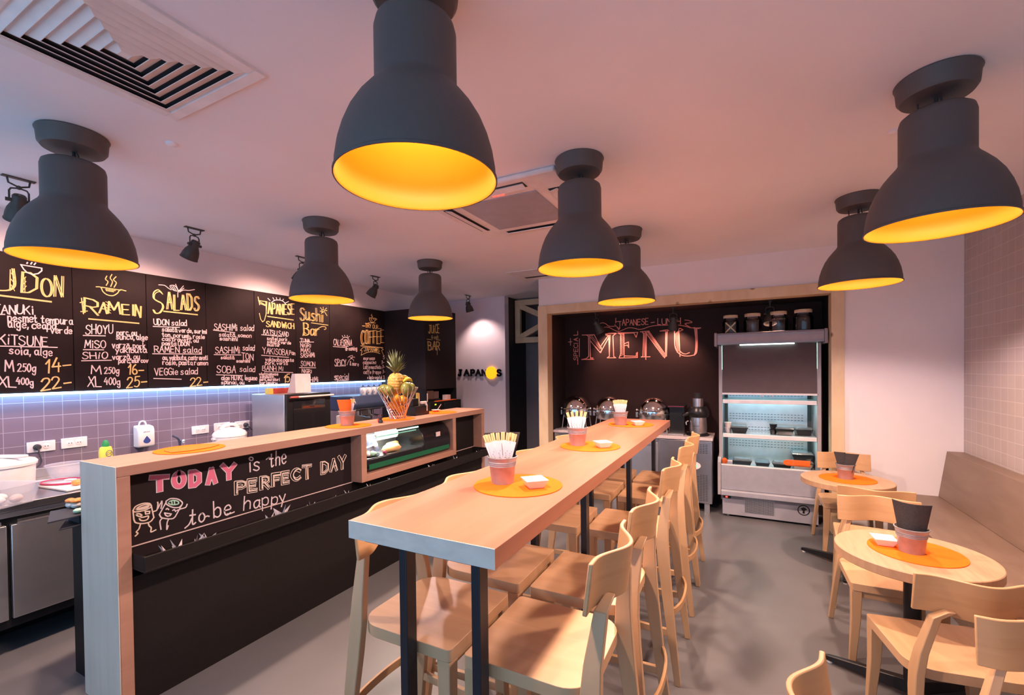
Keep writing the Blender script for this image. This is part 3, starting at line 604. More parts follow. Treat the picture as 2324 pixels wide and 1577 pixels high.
# ================================================================ LAMPS
def add_light(name, typ, energy, col, loc, parent=None, aim=None, size=.05, angle=90, blend=.3):
    d = bpy.data.lights.new(name, typ); d.energy = energy; d.color = col
    if typ in ('POINT', 'SPOT'): d.shadow_soft_size = size
    if typ == 'SPOT': d.spot_size = radians(angle); d.spot_blend = blend
    o = bpy.data.objects.new(name, d); C.objects.link(o); o.location = loc
    if aim is not None: o.rotation_euler = Vector(aim).to_track_quat('-Z', 'Y').to_euler()
    if parent is not None: o.parent = parent
    return o
LAMP_COL = (1.0, .70, .66)
RIM = -(ZC-2.045)
prof = [(r*.965, z) for r, z in [(.230, 0), (.230, .006), (.2255, .010), (.2245, .035), (.217, .08), (.205, .12), (.188, .16), (.165, .197), (.142, .225), (.124, .245), (.117, .257), (.116, .265), (.116, .405), (.111, .424), (.098, .434), (.04, .438)]]
def pendant(loc, label):
    t = thing('pendant_lamp', label, 'lamp', loc, 0, 'dark grey dome pendant lamps with orange insides')
    MB().lathe([(.001, 0), (.124, 0), (.127, -.006), (.122, -.016), (.118, -.060), (.108, -.074), (.001, -.078)], 40).build('canopy', 'lamp_grey', t)
    mb = MB().tube([(0, 0, -.07), (0, 0, -.14)], .006).tube([(.012, 0, -.07), (.02, .01, -.1), (.012, 0, -.135)], .003).tube([(-.05, .02, -.07), (-.045, .03, -.1), (-.055, .02, -.135)], .003)
    mb.build('cord', 'rubber', t)
    # the outer skin only; lining is its own part
    mb = MB(); n = 56
    mb.loft([[(r*cos(2*pi*i/n), r*sin(2*pi*i/n), RIM+z) for i in range(n)] for r, z in [(.2181, .0)]+prof+[(.004, .4385)]], cap=False)
    mb.build('lamp_shade', 'lamp_grey', t)
    mb = MB(); mb.loft([[(r*cos(2*pi*i/n), r*sin(2*pi*i/n), RIM+z) for i in range(n)] for r, z in [(.2182, .0003), (.2137, .006), (.2123, .035), (.2045, .078), (.193, .118), (.1765, .158), (.1543, .193), (.132, .221), (.1137, .243), (.107, .262), (.107, .40), (.004, .415)]], cap=False)
    mb.build('shade_lining', 'lamp_lining', t)
    mb = MB().ball((0, 0, RIM+.255), .045, 20).cyl((0, 0, RIM+.29), .02, .115, 16); mb.build('bulb', 'bulb_glow', t)
    add_light('bulb_light', 'POINT', 20, (1.0, .60, .13), (0, 0, RIM+.165), t, size=.05)
    add_light('lamp_beam', 'SPOT', 50, LAMP_COL, (0, 0, RIM+.10), t, aim=(0, 0, -1), size=.045, angle=150, blend=.25)
    return t
LP = [((-2.69, .905), 'dark grey dome pendant at left over the near counter end, below the air vent'), ((-.800, .992), 'biggest dark grey dome pendant, cut by the picture top, above the near long table'),
      ((-2.705, 2.257), 'dark grey dome pendant over the counter middle in front of the JAPANESE SANDWICH board'), ((-2.765, 3.60), 'smallest dark grey dome pendant over the far end of the counter'),
      ((-.75, 2.245), 'dark grey dome pendant over the long table middle, beside the ceiling air conditioner'), ((-.81, 3.55), 'dark grey dome pendant over the far long table end, above the chalk MENU'),
      ((.66, 2.262), 'large dark grey dome pendant at right over the nearer round table'), ((.672, 3.60), 'dark grey dome pendant over the farther round table, partly behind the large right lamp')]
first = pendant((*LP[0][0], ZC), LP[0][1])
for (x, y), lab in LP[1:]: dup(first, (x, y, ZC), 0, lab)

# small ceiling spotlights
def spotlight(loc, aim, label, energy, col=(1, .60, .42), k=1.0, lit=True, angle=75):
    t = thing('ceiling_spotlight', label, 'spotlight', loc, 0, 'small dark ceiling spotlights')
    a = Vector(aim).normalized(); hz = Vector((a.x, a.y, 0)).normalized() if abs(a.z) < .999 else Vector((1, 0, 0)); sd = Vector((0, 0, 1)).cross(hz)
    mb = MB().cbox((0, 0, -.003), (.03, .13, .006)); mb.tube([(0, -.045, -.004), (0, -.04, -.035), (0, 0, -.05), (0, .04, -.035), (0, .045, -.004)], .005); mb.ball((0, 0, -.052), .012, 10); mb.build('ceiling_bracket', 'spot_grey', t)
    piv = Vector((0, 0, -.125)); mb = MB()
    for s in (-1, 1): mb.tube([Vector((0, 0, -.055)), Vector((0, 0, -.062))+sd*(.03*s), Vector((0, 0, -.075))+sd*(.037*s), piv+sd*(.037*s)], .0045)
    mb.build('yoke', 'spot_grey', t)
    for s in (-1, 1): MB().tube([piv+sd*(.026*s), piv+sd*(.052*s)], .010, 10).build('knob', 'spot_grey', t)
    R = a.to_track_quat('Z', 'Y').to_matrix().to_4x4()
    M = Matrix.Translation(piv) @ R; n = 28
    pr = [(.004, -.035), (.024, -.033), (.029, -.026), (.030, .010), (.036, .022), (.047, .045), (.054, .075), (.057, .105), (.060, .108), (.060, .112), (.055, .112), (.050, .075), (.043, .047), (.030, .024)]
    mb = MB(); mb.loft([[(r*cos(2*pi*i/n), r*sin(2*pi*i/n), z) for i in range(n)] for r, z in pr], cap=False); mb.xform(M).build('lamp_head', 'spot_grey', t)
    mb = MB(); mb.cyl((0, 0, .030), .030, .004, 20); mb.xform(M).build('lens', 'spot_lens' if lit else 'spot_grey', t)
    if lit: add_light('spot_beam', 'SPOT', energy, col, piv+a*.075, t, aim=a, size=.03, angle=angle, blend=.7)
    return t
for (x, y), ax, lab in (((-3.545, .96), (-.55, .10, -.75), 'small dark ceiling spotlight half hidden behind the left pendant lamp'), ((-3.645, 1.90), (-.50, -.12, -.85), 'small dark ceiling spotlight above the SALADS board'),
        ((-3.69, 2.86), (-.55, -.05, -.80), 'small dark ceiling spotlight mostly hidden behind the pendant over the counter middle'), ((-3.725, 3.84), (-.55, -.12, -.80), 'small dark ceiling spotlight above the coffee menu board')):
    spotlight((x, y, ZC), ax, lab, 28, (1, .52, .42), angle=140)
spotlight((-3.53, 5.48, ZC), (.10, .30, -.95), 'small dark ceiling spotlight washing the white wall with the shop sign', 15, (1, .66, .58), angle=110)
for px, lab in ((1333, 'small dark spotlight under the alcove ceiling at the left of the chalk MENU'), (1517, 'small dark spotlight hanging in front of the word LUNCH'), (1752, 'small dark spotlight hanging in front of the glass jars')):
    p = W(px, 704-.075*(px-1333), z=2.18); spotlight((p.x, 5.20, 2.182), ((.35 if px < 1400 else -.1), .5, -.85) if px < 1700 else (0, -.35, -.9), lab, 14, (1, .50, .38), angle=110)

# ================================================================ COUNTER
CXF, CXB, CY0, CY1, CH = -2.449, -2.80, .94, 4.09, 1.113
t = thing('bar_counter', 'long black fronted serving counter with a thick pale wood top and end panels', 'counter', (-2.6, 2.5, 0))
def cp(nm, lo, hi, m_, bev=.003): return keep_world(MB().box(lo, hi).build(nm, m_, bevel=bev), t)
# mitred waterfall ends: the wood frame is one long ribbon folded at the corners
TH = .048
cp('countertop', (CXB, CY0, CH-TH), (CXF, CY1, CH), 'counter_beech')
cp('end_post', (CXB, CY0, 0), (CXF, CY0+.05, CH-TH), 'counter_beech'); cp('end_panel', (CXB, CY0-.004, 0), (CXF, CY0-.0003, CH-.0005), 'counter_beech_daylit', .001); cp('end_post', (CXB, CY1-.05, 0), (CXF, CY1, CH-TH), 'counter_beech')  # thin sheet on the near end carries the painted daylight tone
XP = -2.555
pan = cp('writing_panel', (XP-.03, CY0+.05, .60), (XP, 2.36, CH-TH), 'writing_board', 0)
cp('front_panel', (-2.60, CY0+.05, 0), (-2.462, CY1-.05, .5995), 'black_panel', 0)
cp('side_panel_far', (XP-.03, 2.36, .60), (XP, 3.56, .714), 'black_panel', 0); cp('upper_panel', (XP-.03, 3.56, .60), (XP, CY1-.05, CH-TH), 'black_panel', 0)
mb = MB().box((XP+.0003, CY0+.051, .708), (XP+.005, CY1-.051, .713)); keep_world(mb.build('edge_strip', 'cardboard_pink'), t)
# pale frame of the display case
mb = MB().box((XP-.2, 2.36, .715), (CXF, 2.41, CH-TH)).box((XP-.2, 3.51, .715), (CXF, 3.56, CH-TH)).box((XP-.2, 2.41, .715), (CXF, 3.51, .765))
keep_world(mb.build('display_frame', 'counter_beech', bevel=.002), t)
# black trough along the front
tr = thing('bag_trough', 'long black trough shelf along the front of the counter', 'trough', (-2.4, 2.5, .64))
mb = MB().box((XP+.0005, CY0+.052, .640), (-2.345, 4.02, .652)).box((-2.357, CY0+.052, .652), (-2.345, 4.02, .712)).box((XP+.006, CY0+.052, .652), (-2.357, CY0+.064, .712)).box((XP+.006, 4.008, .652), (-2.357, 4.02, .712))
keep_world(mb.build('tray', 'black_panel', bevel=.002), tr)
# folded paper birds in the trough
random.seed(5)
def paper_bird(loc, rz, k, lab):
    mb = MB(); s = k
    mb._a([(0,0,0), (-.018*s,-.008*s,.004*s), (.018*s,-.008*s,.004*s), (0,.008*s,.004*s), (0,0,.022*s), (-.034*s,0,.045*s), (.034*s,0,.050*s), (.004*s,.03*s,.06*s)],
          [(0,1,4), (0,4,2), (1,5,4), (1,0,5), (2,4,6), (0,2,6), (3,4,7), (0,3,7), (0,1,3), (0,3,2)])
    o = mb.build('paper_bird', 'paper_white', loc=loc, rz=rz, smooth=0); tag(o, lab, 'folded paper', 'small folded white paper birds in the counter trough')
bx = [(377, 'at the near end of the trough'), (400, 'second from the near end of the trough'), (444, 'below the first drawn sushi roll legs'), (470, 'right beside the pair below the drawn sushi roll'), (612, 'below the word happy'), (640, 'largest, with raised wings, below PERFECT'),
      (706, 'just right of the word happy'), (755, 'below the word DAY'), (790, 'under the left edge of the display case frame'), (840, 'under the display case frame corner'), (888, 'under the left third of the display case'), (980, 'under the right part of the display case'), (1035, 'right of the display case'), (1088, 'at the far end of the trough')]
for i, (px, lab) in enumerate(bx):
    p = W(px, 1150, x=-2.43); paper_bird((-2.43, min(max(p.y, 1.05), 3.96), .6525), random.uniform(0, 6), random.choice((.85, 1.0, 1.15)) if i != 5 else 1.6, 'small folded white paper bird '+lab)
# chalk writing on the counter
ZT = Wall(dict(x=XP), 280, 1000, 4.3037, (1,0,0))
def outlined(mb_o, mb_i, ch, x0, yb, x1, h, wo, wi, slope=0):
    ZT.text(mb_o, ch, x0, yb, x1, yb+slope, h, w=wo, off=.0016, jit=0); ZT.text(mb_i, ch, x0, yb, x1, yb+slope, h, w=wi, off=.0030, jit=0)
mo, mi, mk, mw, mg, mcr, mb2 = MB(), MB(), MB(), MB(), MB(), MB(), MB()
for ch, x0, yb, x1, h in (('T', 275, 485, 430, 125), ('O', 495, 452, 590, 130), ('D', 660, 438, 750, 130), ('A', 825, 415, 895, 130), ('Y', 970, 372, 1085, 130)): outlined(mo, mi, ch, x0, yb, x1, h, .030, .021, -12)
mi2 = MB(); rn = random.Random(3)
for ch, x0, yb, x1, h in (('P', 1100, 515, 1190, 105), ('E', 1225, 493, 1300, 105), ('R', 1345, 468, 1415, 105), ('F', 1460, 437, 1530, 105), ('E', 1555, 415, 1615, 100), ('C', 1645, 385, 1720, 98), ('T', 1755, 370, 1830, 120), ('D', 1935, 318, 2000, 100), ('A', 2025, 295, 2080, 105), ('Y', 2105, 275, 2165, 118)):
    ZT.text(mcr, ch, x0, yb, x1, yb-12, h, w=.024, off=.0016, jit=0); ZT.text(mb2, ch, x0, yb, x1, yb-12, h, w=.016, off=.0030, jit=0); ZT.text(mcr, ch, x0+2, yb, x1+2, yb-12, h, w=.007, off=.0044, jit=.1)
ZT.text(mw, 'is', 1225, 300, 1340, 290, 150, w=.0075); ZT.art(mw, '~1225,175 1240,160 1262,168 1262,188 1240,193 1225,175', .007)
ZT.text(mw, 'the', 1425, 262, 1590, 225, 145, w=.0075); ZT.art(mw, '~1395,180 1420,165 1445,172', .007)
ZT.text(mw, 'to', 645, 818, 800, 790, 150, w=.0075); ZT.art(mw, '~600,852 640,815 665,760;~790,750 815,735 835,738', .007)
ZT.text(mw, 'be', 885, 755, 1050, 715, 160, w=.0075); ZT.art(mw, '~1010,715 1045,710 1080,695', .007)
ZT.text(mw, 'happy', 1170, 680, 1590, 590, 135, w=.0075)
ZT.art(mw, '~415,590 460,565 530,570 572,600 570,625;~415,590 420,620 480,650 540,650 572,620;415,600 350,720;~350,720 370,750 430,762 480,760 505,740;505,740 572,620;~375,758 355,790 365,865;~440,765 425,800 422,865 435,830;~335,660 355,620 375,590;~365,660 375,610 370,590;~520,680 560,665 605,650 620,620;~415,670 425,660 440,672;~480,680 495,672 508,690;400,705 465,715 455,730 430,738 410,728 400,705', .006)
ZT.art(mcr, '~92,680 120,640 190,612 250,612 268,630;~92,680 110,695 200,680 265,650 268,630;92,685 100,770;~100,770 120,800 190,808 260,790 295,750;270,635 295,750;~295,690 325,675 335,620 332,600;~120,720 150,712 178,728 150,738 120,720;210,690 255,688 252,710 215,715 210,690;~158,752 200,745 242,735 235,765 200,780 165,775 158,752;~165,815 150,860 125,890 140,905 115,930;~240,800 250,830 270,850 268,890 315,870', .006)
ZT.art(mg, '~440,600 480,582 530,592 535,615 490,625 450,618 440,600;470,590 475,620;495,588 500,622', .006)
ZT.art(mcr, '~120,670 160,640 220,622 250,630 230,655 160,672 120,670;135,665 235,635;150,668 240,645', .006)
for mm, mt, nm in ((mo, 'chalk_white', 'chalk_outline'), (mi, 'chalk_pink', 'chalk_fill'), (mcr, 'chalk_cream', 'chalk_heading'), (mb2, 'chalkboard', 'letter_gap'), (mw, 'chalk_white', 'chalk_lettering'), (mg, 'chalk_green', 'chalk_doodle')):
    o = mm.flat(nm, mt); o.parent = pan

# ================================================================ LONG TABLE
TZ = 1.05; TX0, TX1, TY0, TY1 = -1.112, -.580, 1.015, 4.235
t = thing('bar_table', 'long high table with a thick pale wood top on black steel legs', 'table', (-.846, 2.6, 0))
keep_world(MB().box((TX0, TY0, TZ-.056), (TX1, TY1, TZ)).build('tabletop', 'table_beech', bevel=.002), t)
keep_world(MB().box((TX0, TY0-.0025, TZ-.056), (TX1, TY0-.0002, TZ-.0003)).build('daylit_end', 'daylit_end'), t)  # thin sheet over the near table end, daylight put into its colour
for y in (1.03, 1.965, 2.875, 3.775):
    for x0 in (-.9225, -.666):
        keep_world(MB().box((x0, y, 0), (x0+.028, y+.045, TZ-.066)).build('leg', 'leg_metal', bevel=.002), t)
    keep_world(MB().box((-1.06, y, TZ-.066), (-.635, y+.045, TZ-.0565)).build('crossbar', 'leg_metal'), t)

# ================================================================ CHAIRS
def make_chair(name, label, zs, zb, stool, group):
    """origin on the floor under the seat centre, facing +x"""
    t = thing(name, label, 'chair', (0, 0, 0), 0, group)
    hw, hd = .193, .190
    def arc(cx, cy, r, a0, a1, n=7): return [(cx+r*cos(radians(a0+(a1-a0)*i/n)), cy+r*sin(radians(a0+(a1-a0)*i/n))) for i in range(n+1)]
    poly = arc(hd-.014, hw-.014, .014, 0, 90, 3)+arc(-hd+.085, hw-.085, .085, 90, 180)+arc(-hd+.085, -hw+.085, .085, 180, 270)+arc(hd-.014, -hw+.014, .014, 270, 360, 3)
    MB().prism(poly, zs-.038, zs).build('seat', 'beech_seat', t, bevel=.0015)
    def leg(secs): return MB().loft([[(x-w/2, y-d/2, z), (x+w/2, y-d/2, z), (x+w/2, y+d/2, z), (x-w/2, y+d/2, z)] for x, y, z, w, d in secs])
    for s in (-1, 1):
        leg([(.172, s*.185, 0, .028, .028), (.166, s*.170, zs*.55, .040, .040), (.164, s*.168, zs-.039, .046, .046)]).build('leg', 'beech', t, bevel=.003)
        k = zs
        leg([(-.268, s*.212, 0, .028, .024), (-.232, s*.198, k*.45, .042, .026), (-.205, s*.186, k*.82, .054, .028), (-.197, s*.180, k*.98, .057, .028), (-.200, s*.168, k+.07, .048, .027), (-.214, s*.135, (k+zb)/2+.03, .036, .026), (-.2255, s*.095, zb-.115, .028, .024)]).build('leg', 'beech', t, bevel=.003)
    mb = MB()
    mb.box((.150, -.150, zs-.075), (.172, .150, zs-.0385)); mb.build('apron', 'beech', t, bevel=.002)
    # bent plywood backrest: flat wings, rounded hollow in the middle
    n = 26; secs = []; h0, h1 = zb-.140, zb
    for i in range(n+1):
        u = -1+2*i/n; y = u*.190; f = .5+.5*cos(pi*min(1, abs(u)/.82)) ; x = -.184-.060*f
        sl = -.018
        secs.append([(x-.0065, y, h0), (x+.0065, y, h0), (x+.0065+sl, y, h1), (x-.0065+sl, y, h1)])
    MB().loft(secs).build('backrest', 'beech_ply', t, bevel=.003, smooth=50)
    if stool:
        leg_y = .182
        MB().obox((.168, 0, .30), ((0,1,0), (1,0,0), (0,0,1)), (.33, .022, .045)).build('footrest', 'beech', t, bevel=.003)
        for s in (-1, 1):
            a, b = Vector((.168, s*.178, .24)), Vector((-.238, s*.200, .24)); d = b-a
            MB().obox((a+b)/2, (d, (0,1,0), (0,0,1)), (d.length-.03, .018, .032)).build('side_rail', 'beech', t, bevel=.002)
        pts = [(-.232, -.198, .34), (-.252, -.175, .34), (-.272, -.10, .34), (-.278, 0, .34), (-.272, .10, .34), (-.252, .175, .34), (-.232, .198, .34)]
        pts = catmull(pts, 4); secs = []
        for i, p in enumerate(pts):
            q = (pts[min(i+1, len(pts)-1)]-pts[max(i-1, 0)]).normalized(); nn = Vector((q.y, -q.x, 0))
            secs.append([p-nn*.006+Vector((0,0,-.016)), p+nn*.006+Vector((0,0,-.016)), p+nn*.006+Vector((0,0,.016)), p-nn*.006+Vector((0,0,.016))])
        MB().loft(secs).build('rear_rail', 'beech_ply', t, bevel=.002)
    return t
SG = 'pale wooden bar stools along the long table'
st = make_chair('bar_stool', '', .68, 1.022, True, SG)
rows = []
RY = [1.285, 1.748, 2.45, 3.12, 3.575]; LY = [1.28, 1.742, 2.44, 3.115, 3.575]
rl = ['pale wooden bar stool at the near right of the long table, whole seat in view', 'second pale wooden bar stool along the right side of the long table', 'third pale wooden bar stool along the right side of the long table', 'fourth pale wooden bar stool along the right side of the long table', 'pale wooden bar stool at the far right end of the long table']
ll = ['pale wooden bar stool at the near left end of the long table', 'second pale wooden bar stool along the left side of the long table', 'third pale wooden bar stool on the left side, seen under the long table', 'fourth pale wooden bar stool along the left side, mostly under the table', 'pale wooden bar stool at the far left end of the long table']
used = False
for y, lab in zip(RY, rl):
    if not used: st.location = (-.548, y, 0); st.rotation_euler.z = pi; st['label'] = lab; used = True
    else: dup(st, (-.548, y, 0), pi, lab)
for y, lab in zip(LY, ll): dup(st, (-.972, y, 0), 0, lab)
DG = 'pale wooden dining chairs at the round tables'
ch = make_chair('dining_chair', '', .41, .765, False, DG)
DC = [((.776, 4.55), -pi/2, 'pale wooden chair behind the farther round table, facing the camera'), ((.745, 3.655), pi/2-.10, 'pale wooden chair in front of the farther round table, its curved back to the camera'),
      ((.684, 3.0), -pi/2, 'pale wooden chair behind the nearer round table with its flat backrest facing the camera'), ((.709, 2.335), pi/2+.16, 'pale wooden chair in front of the nearer round table, curved back to the camera'),
      ((.797, 1.61), -pi/2-.06, 'pale wooden chair at the bottom right corner, its backrest overlapping the chair behind'), ((.355, 1.20), -.16, 'pale wooden chair at the bottom edge showing only its backrest tip')]
for i, (p, rz, lab) in enumerate(DC):
    if i == 0: ch.location = (*p, 0); ch.rotation_euler.z = rz; ch['label'] = lab
    else: dup(ch, (*p, 0), rz, lab)

# ================================================================ ROUND TABLES AND BENCH
RZ = .67
def round_table(x, y, a0, lab):
    t = thing('round_table', lab, 'table', (x, y, 0), 0, 'round pale wood pedestal tables')
    MB().lathe([(.001, RZ-.042), (.286, RZ-.042), (.289, RZ-.039), (.289, RZ-.003), (.286, RZ), (.001, RZ)], 64).build('tabletop', 'round_oak', t, smooth=30)
    MB().cyl((0, 0, .04), .032, RZ-.09, 24).build('column', 'black_metal', t)
    MB().lathe([(.001, RZ-.05), (.10, RZ-.05), (.10, RZ-.0425), (.001, RZ-.0425)], 24).build('mounting_plate', 'black_metal', t)
    for k in range(3):
        a = a0+k*2*pi/3; d = Vector((cos(a), sin(a), 0)); n = Vector((-d.y, d.x, 0)); secs = []
        for r, w, z0, z1 in ((.0, .055, .025, .085), (.12, .048, .018, .066), (.32, .036, .012, .036), (.342, .032, .012, .030)):
            c = d*r; secs.append([c-n*w/2+Vector((0,0,z0)), c+n*w/2+Vector((0,0,z0)), c+n*w/2*.7+Vector((0,0,z1)), c-n*w/2*.7+Vector((0,0,z1))])
        o = MB().loft(secs).build('base_arm', 'black_metal', t, bevel=.004)
        MB().cyl((*(d*.322)[:2], 0), .014, .0115, 12).build('foot', 'white_plastic', o)
    return t
TA = round_table(.694, 4.13, radians(140), 'farther round pale wood table on a black star base in front of the display fridge')
TB = round_table(.686, 2.63, radians(155), 'nearer round pale wood table with a white bowl and napkin bucket')
t = thing('wall_bench', 'long brown wood bench with a slanted back along the right tiled wall', 'bench', (1.3, 2.0, 0))
keep_world(MB().box((1.07, -1.2, .385), (1.50, YB-.002, .425)).build('seat', 'bench_oak', bevel=.004), t)
keep_world(MB().box((1.12, -1.2, 0), (1.50, YB-.002, .385)).build('base', 'bench_oak'), t)
keep_world(MB().prism([(1.452, .4255), (1.608, .4255), (1.608, .805), (1.505, .805)], -1.2, YB-.002, 'y').build('backrest', 'bench_oak', bevel=.003), t)
# ================================================================ TABLE SETTINGS
def disc(name, c, r, lab, group, m_='orange_felt', th=.003, cat='placemat'):
    o = MB().lathe([(.001, 0), (r, 0), (r, th), (.001, th)], 56).build(name, m_, loc=(c[0], c[1], c[2]+.0003), smooth=30); return tag(o, lab, cat, group)
PG = 'round orange felt placemats'
mats = [((-.815, 1.622, TZ), .180, 'round orange placemat on the long table under the nearest napkin bucket'), ((-.825, 2.622, TZ), .180, 'round orange placemat on the long table under the middle chopstick bucket'),
        ((-.835, 3.78, TZ), .185, 'round orange placemat at the far end of the long table'), ((.70, 4.13, RZ), .178, 'round orange placemat on the farther round table'), ((.70, 2.64, RZ), .174, 'round orange placemat on the nearer round table'),
        ((-2.655, 1.34, CH), .160, 'round orange placemat at the near end of the counter under a flat napkin'), ((-2.64, 2.42, CH), .165, 'round orange placemat on the counter under the orange napkin bucket'),
        ((-2.63, 2.93, CH), .160, 'round orange placemat on the counter under the fruit basket'), ((-2.63, 3.55, CH), .165, 'round orange placemat at the far end of the counter')]
for c, r, lab in mats: disc('placemat', c, r, lab, PG)
# folded napkin lying on the near counter mat
mb = MB(); pts = [(-.05, -.11), (.055, -.125), (.085, -.05), (.075, .05), (.03, .125), (-.06, .09), (-.085, -.02)]
mb.prism(pts, 0, .004).build('flat_napkin', 'orange_napkin_flat', loc=(-2.645, 1.345, CH+.0036)); tag(bpy.data.objects['flat_napkin'], 'flat folded orange napkin on the near placemat of the counter', 'napkin')

def bucket(c, lab, k=1.0):
    t = thing('metal_bucket', lab, 'bucket', c, 0, 'small galvanised metal buckets')
    pr = [(.046, 0), (.0465, .004), (.0535, .070), (.0560, .072), (.0560, .0755), (.0548, .077), (.0570, .079), (.0570, .0825), (.0556, .084), (.0582, .086), (.0582, .0895), (.0572, .091), (.0618, .106), (.0645, .107), (.0645, .110), (.062, .111)]
    MB().shell([(r*k, z*k) for r, z in pr], .0022, 40).build('pail', 'galvanised', t, smooth=50); return t
BK = [((-.888, 1.625, TZ+.0035), 'galvanised bucket of chopsticks and a black napkin on the long table nearest the camera'), ((-.905, 2.628, TZ+.0035), 'galvanised bucket of chopsticks on the middle of the long table'),
      ((-.905, 3.72, TZ+.0035), 'galvanised bucket of chopsticks at the far end of the long table'), ((.690, 4.13, RZ+.0035), 'galvanised bucket holding two black napkins on the farther round table'),
      ((.682, 2.625, RZ+.0035), 'galvanised bucket with a rolled black napkin on the nearer round table'), ((-2.665, 2.43, CH+.0035), 'galvanised bucket with an orange napkin on the counter')]
for c, lab in BK: bucket(c, lab)
# chopsticks in paper sleeves
cs = thing('chopsticks', 'x', 'chopsticks', (0,0,0), 0, 'paper sleeved wooden chopsticks')
MB().box((-.0115, -.0022, 0), (.0115, .0022, .165)).build('paper_sleeve', 'paper_white', cs)
MB().box((-.0078, -.0018, .1652), (-.0006, .0018, .198)).box((.0006, -.0018, .1652), (.0078, .0018, .198)).build('sticks', 'chopstick_wood', cs, bevel=.0008)
mb = MB(); n_ = (0,-1,0)
for q in ('-4,95 1,98 3,92 -2,88 4,82 0,76 -4,80', '-5,70 -2,64', '3,68 2,58', '-1,66 1,55', '4,54 5,46', '-4,50 -3,44', '-3,112 -2,116', '3,122 4,125', '0,104 1,107'):
    mb.ribbon([(float(a)/1000, -.0024, float(b)/1000) for a, b in (s_.split(',') for s_ in q.split())], .0014, n_)
mb.flat('print', 'ink_blue', cs)
def orient(o, c, axis, face):
    z = Vector(axis).normalized(); y = -Vector(face); y = (y-z*y.dot(z)).normalized(); x = y.cross(z)
    o.rotation_euler = Matrix((x, y, z)).transposed().to_euler(); o.location = c
cs_used = False
def chops(c, axis, face, lab):
    global cs_used
    if not cs_used: o = cs; o['label'] = lab; cs_used = True
    else: o = dup(cs, (0,0,0), 0, lab)
    orient(o, c, axis, face); return o
def tocam(c):
    v = Vector((-c[0], -c[1], 0)); return v.normalized()
def fan(c, angs, base_lab, k=.0, back=.0, sink=.012, lean=.10):
    f = tocam(c); r = Vector((-f.y, f.x, 0))   # picture right
    for i, a in enumerate(angs):
        a = radians(a); b = Vector(c) + r*(.014*sin(a)) + f*(.004*(i % 2)+.010-back) + Vector((0, 0, sink))
        ax = r*sin(a)+Vector((0,0,1))*cos(a)+f*lean*(.3 if i % 2 else -.25)
        chops(b, ax, f, base_lab[i] if isinstance(base_lab, list) else base_lab)
ordn = ['leftmost', 'second from left', 'third from left', 'fourth from left', 'fifth from left', 'sixth from left', 'seventh from left', 'rightmost']
def labs(n, where): return ['%s of the paper sleeved chopsticks in the %s' % (ordn[i] if i < n-1 else 'rightmost', where) for i in range(n)]
fan(BK[0][0], (-20, -16, -11, -5, 1, 7, 11, 15), labs(8, 'nearest bucket on the long table'))
fan(BK[1][0], (-17, -9, -1, 7, 14), labs(5, 'middle bucket on the long table'))
fan(BK[2][0], (-15, -10, -5, 0, 5, 9, 14), labs(7, 'far bucket on the long table'))
fan(BK[4][0], (-13, -9, -2), labs(3, 'bucket on the nearer round table'), back=.022, sink=.006)
fan(BK[5][0], (9, 14), ['left of two paper sleeved chopsticks behind the orange napkin on the counter', 'right of two paper sleeved chopsticks behind the orange napkin on the counter'], back=.015, sink=.004)
fan(BK[3][0], (-2,), ['paper sleeved chopsticks peeking between the two black napkins'], back=.015, sink=.0)
def napkin(c, w0, w1, h0, h1, bow, back, m_, lab, tilt=0, th=.006, name='paper_napkin', yaw=0, shift=0):
    """stiff folded napkin standing in a bucket, bowed round its upright axis"""
    f = tocam(c); f = Matrix.Rotation(yaw, 3, 'Z') @ f; r = Vector((-f.y, f.x, 0)); n = 14; secs = []
    for i in range(n+1):
        u = -1+2*i/n
        def P(h, w, s_): return r*(w*u+tilt*h+shift)+f*(-back+bow*(1-u*u)+s_)+Vector((0,0,h))
        secs.append([P(h0, w0, 0), P(h0, w0, th), P(h1+.0*u, w1, th), P(h1, w1, 0)])
    o = MB().loft(secs).build(name, m_, loc=c); tag(o, lab, 'napkin', 'folded napkins standing in buckets'); return o
napkin(BK[0][0], .034, .075, .014, .205, -.012, .016, 'black_napkin', 'dark napkin spread behind the chopsticks in the nearest bucket')
napkin(BK[1][0], .034, .050, .014, .165, -.01, .022, 'black_napkin', 'dark napkin hidden behind the chopsticks in the middle bucket')
napkin(BK[2][0], .034, .052, .014, .180, -.012, .018, 'black_napkin', 'dark napkin behind the chopsticks in the far bucket of the long table', tilt=-.08)
napkin(BK[3][0], .022, .036, .014, .200, .004, -.022, 'black_napkin', 'left of two crossed black napkins on the farther round table', tilt=-.16, shift=-.004)
napkin(BK[3][0], .022, .040, .014, .195, .004, -.030, 'black_napkin', 'right of two crossed black napkins on the farther round table', tilt=.20, shift=.002)
napkin(BK[4][0], .036, .070, .014, .225, .040, .004, 'black_napkin', 'large black napkin rolled round the front of the bucket on the nearer round table', yaw=-.2)
napkin(BK[5][0], .030, .050, .014, .195, .010, -.008, 'orange_paper', 'bright orange napkin standing in the counter bucket', tilt=-.10)
o = MB().box((-.03, -.012, .1), (.03, .012, .19)).build('chopstick_bundle', 'chopstick_wood', loc=BK[4][0]); o.location = Vector(BK[4][0])+Vector((.028, .01, .008)); tag(o, 'bundle of pale stick ends inside the rolled black napkin', 'chopsticks')

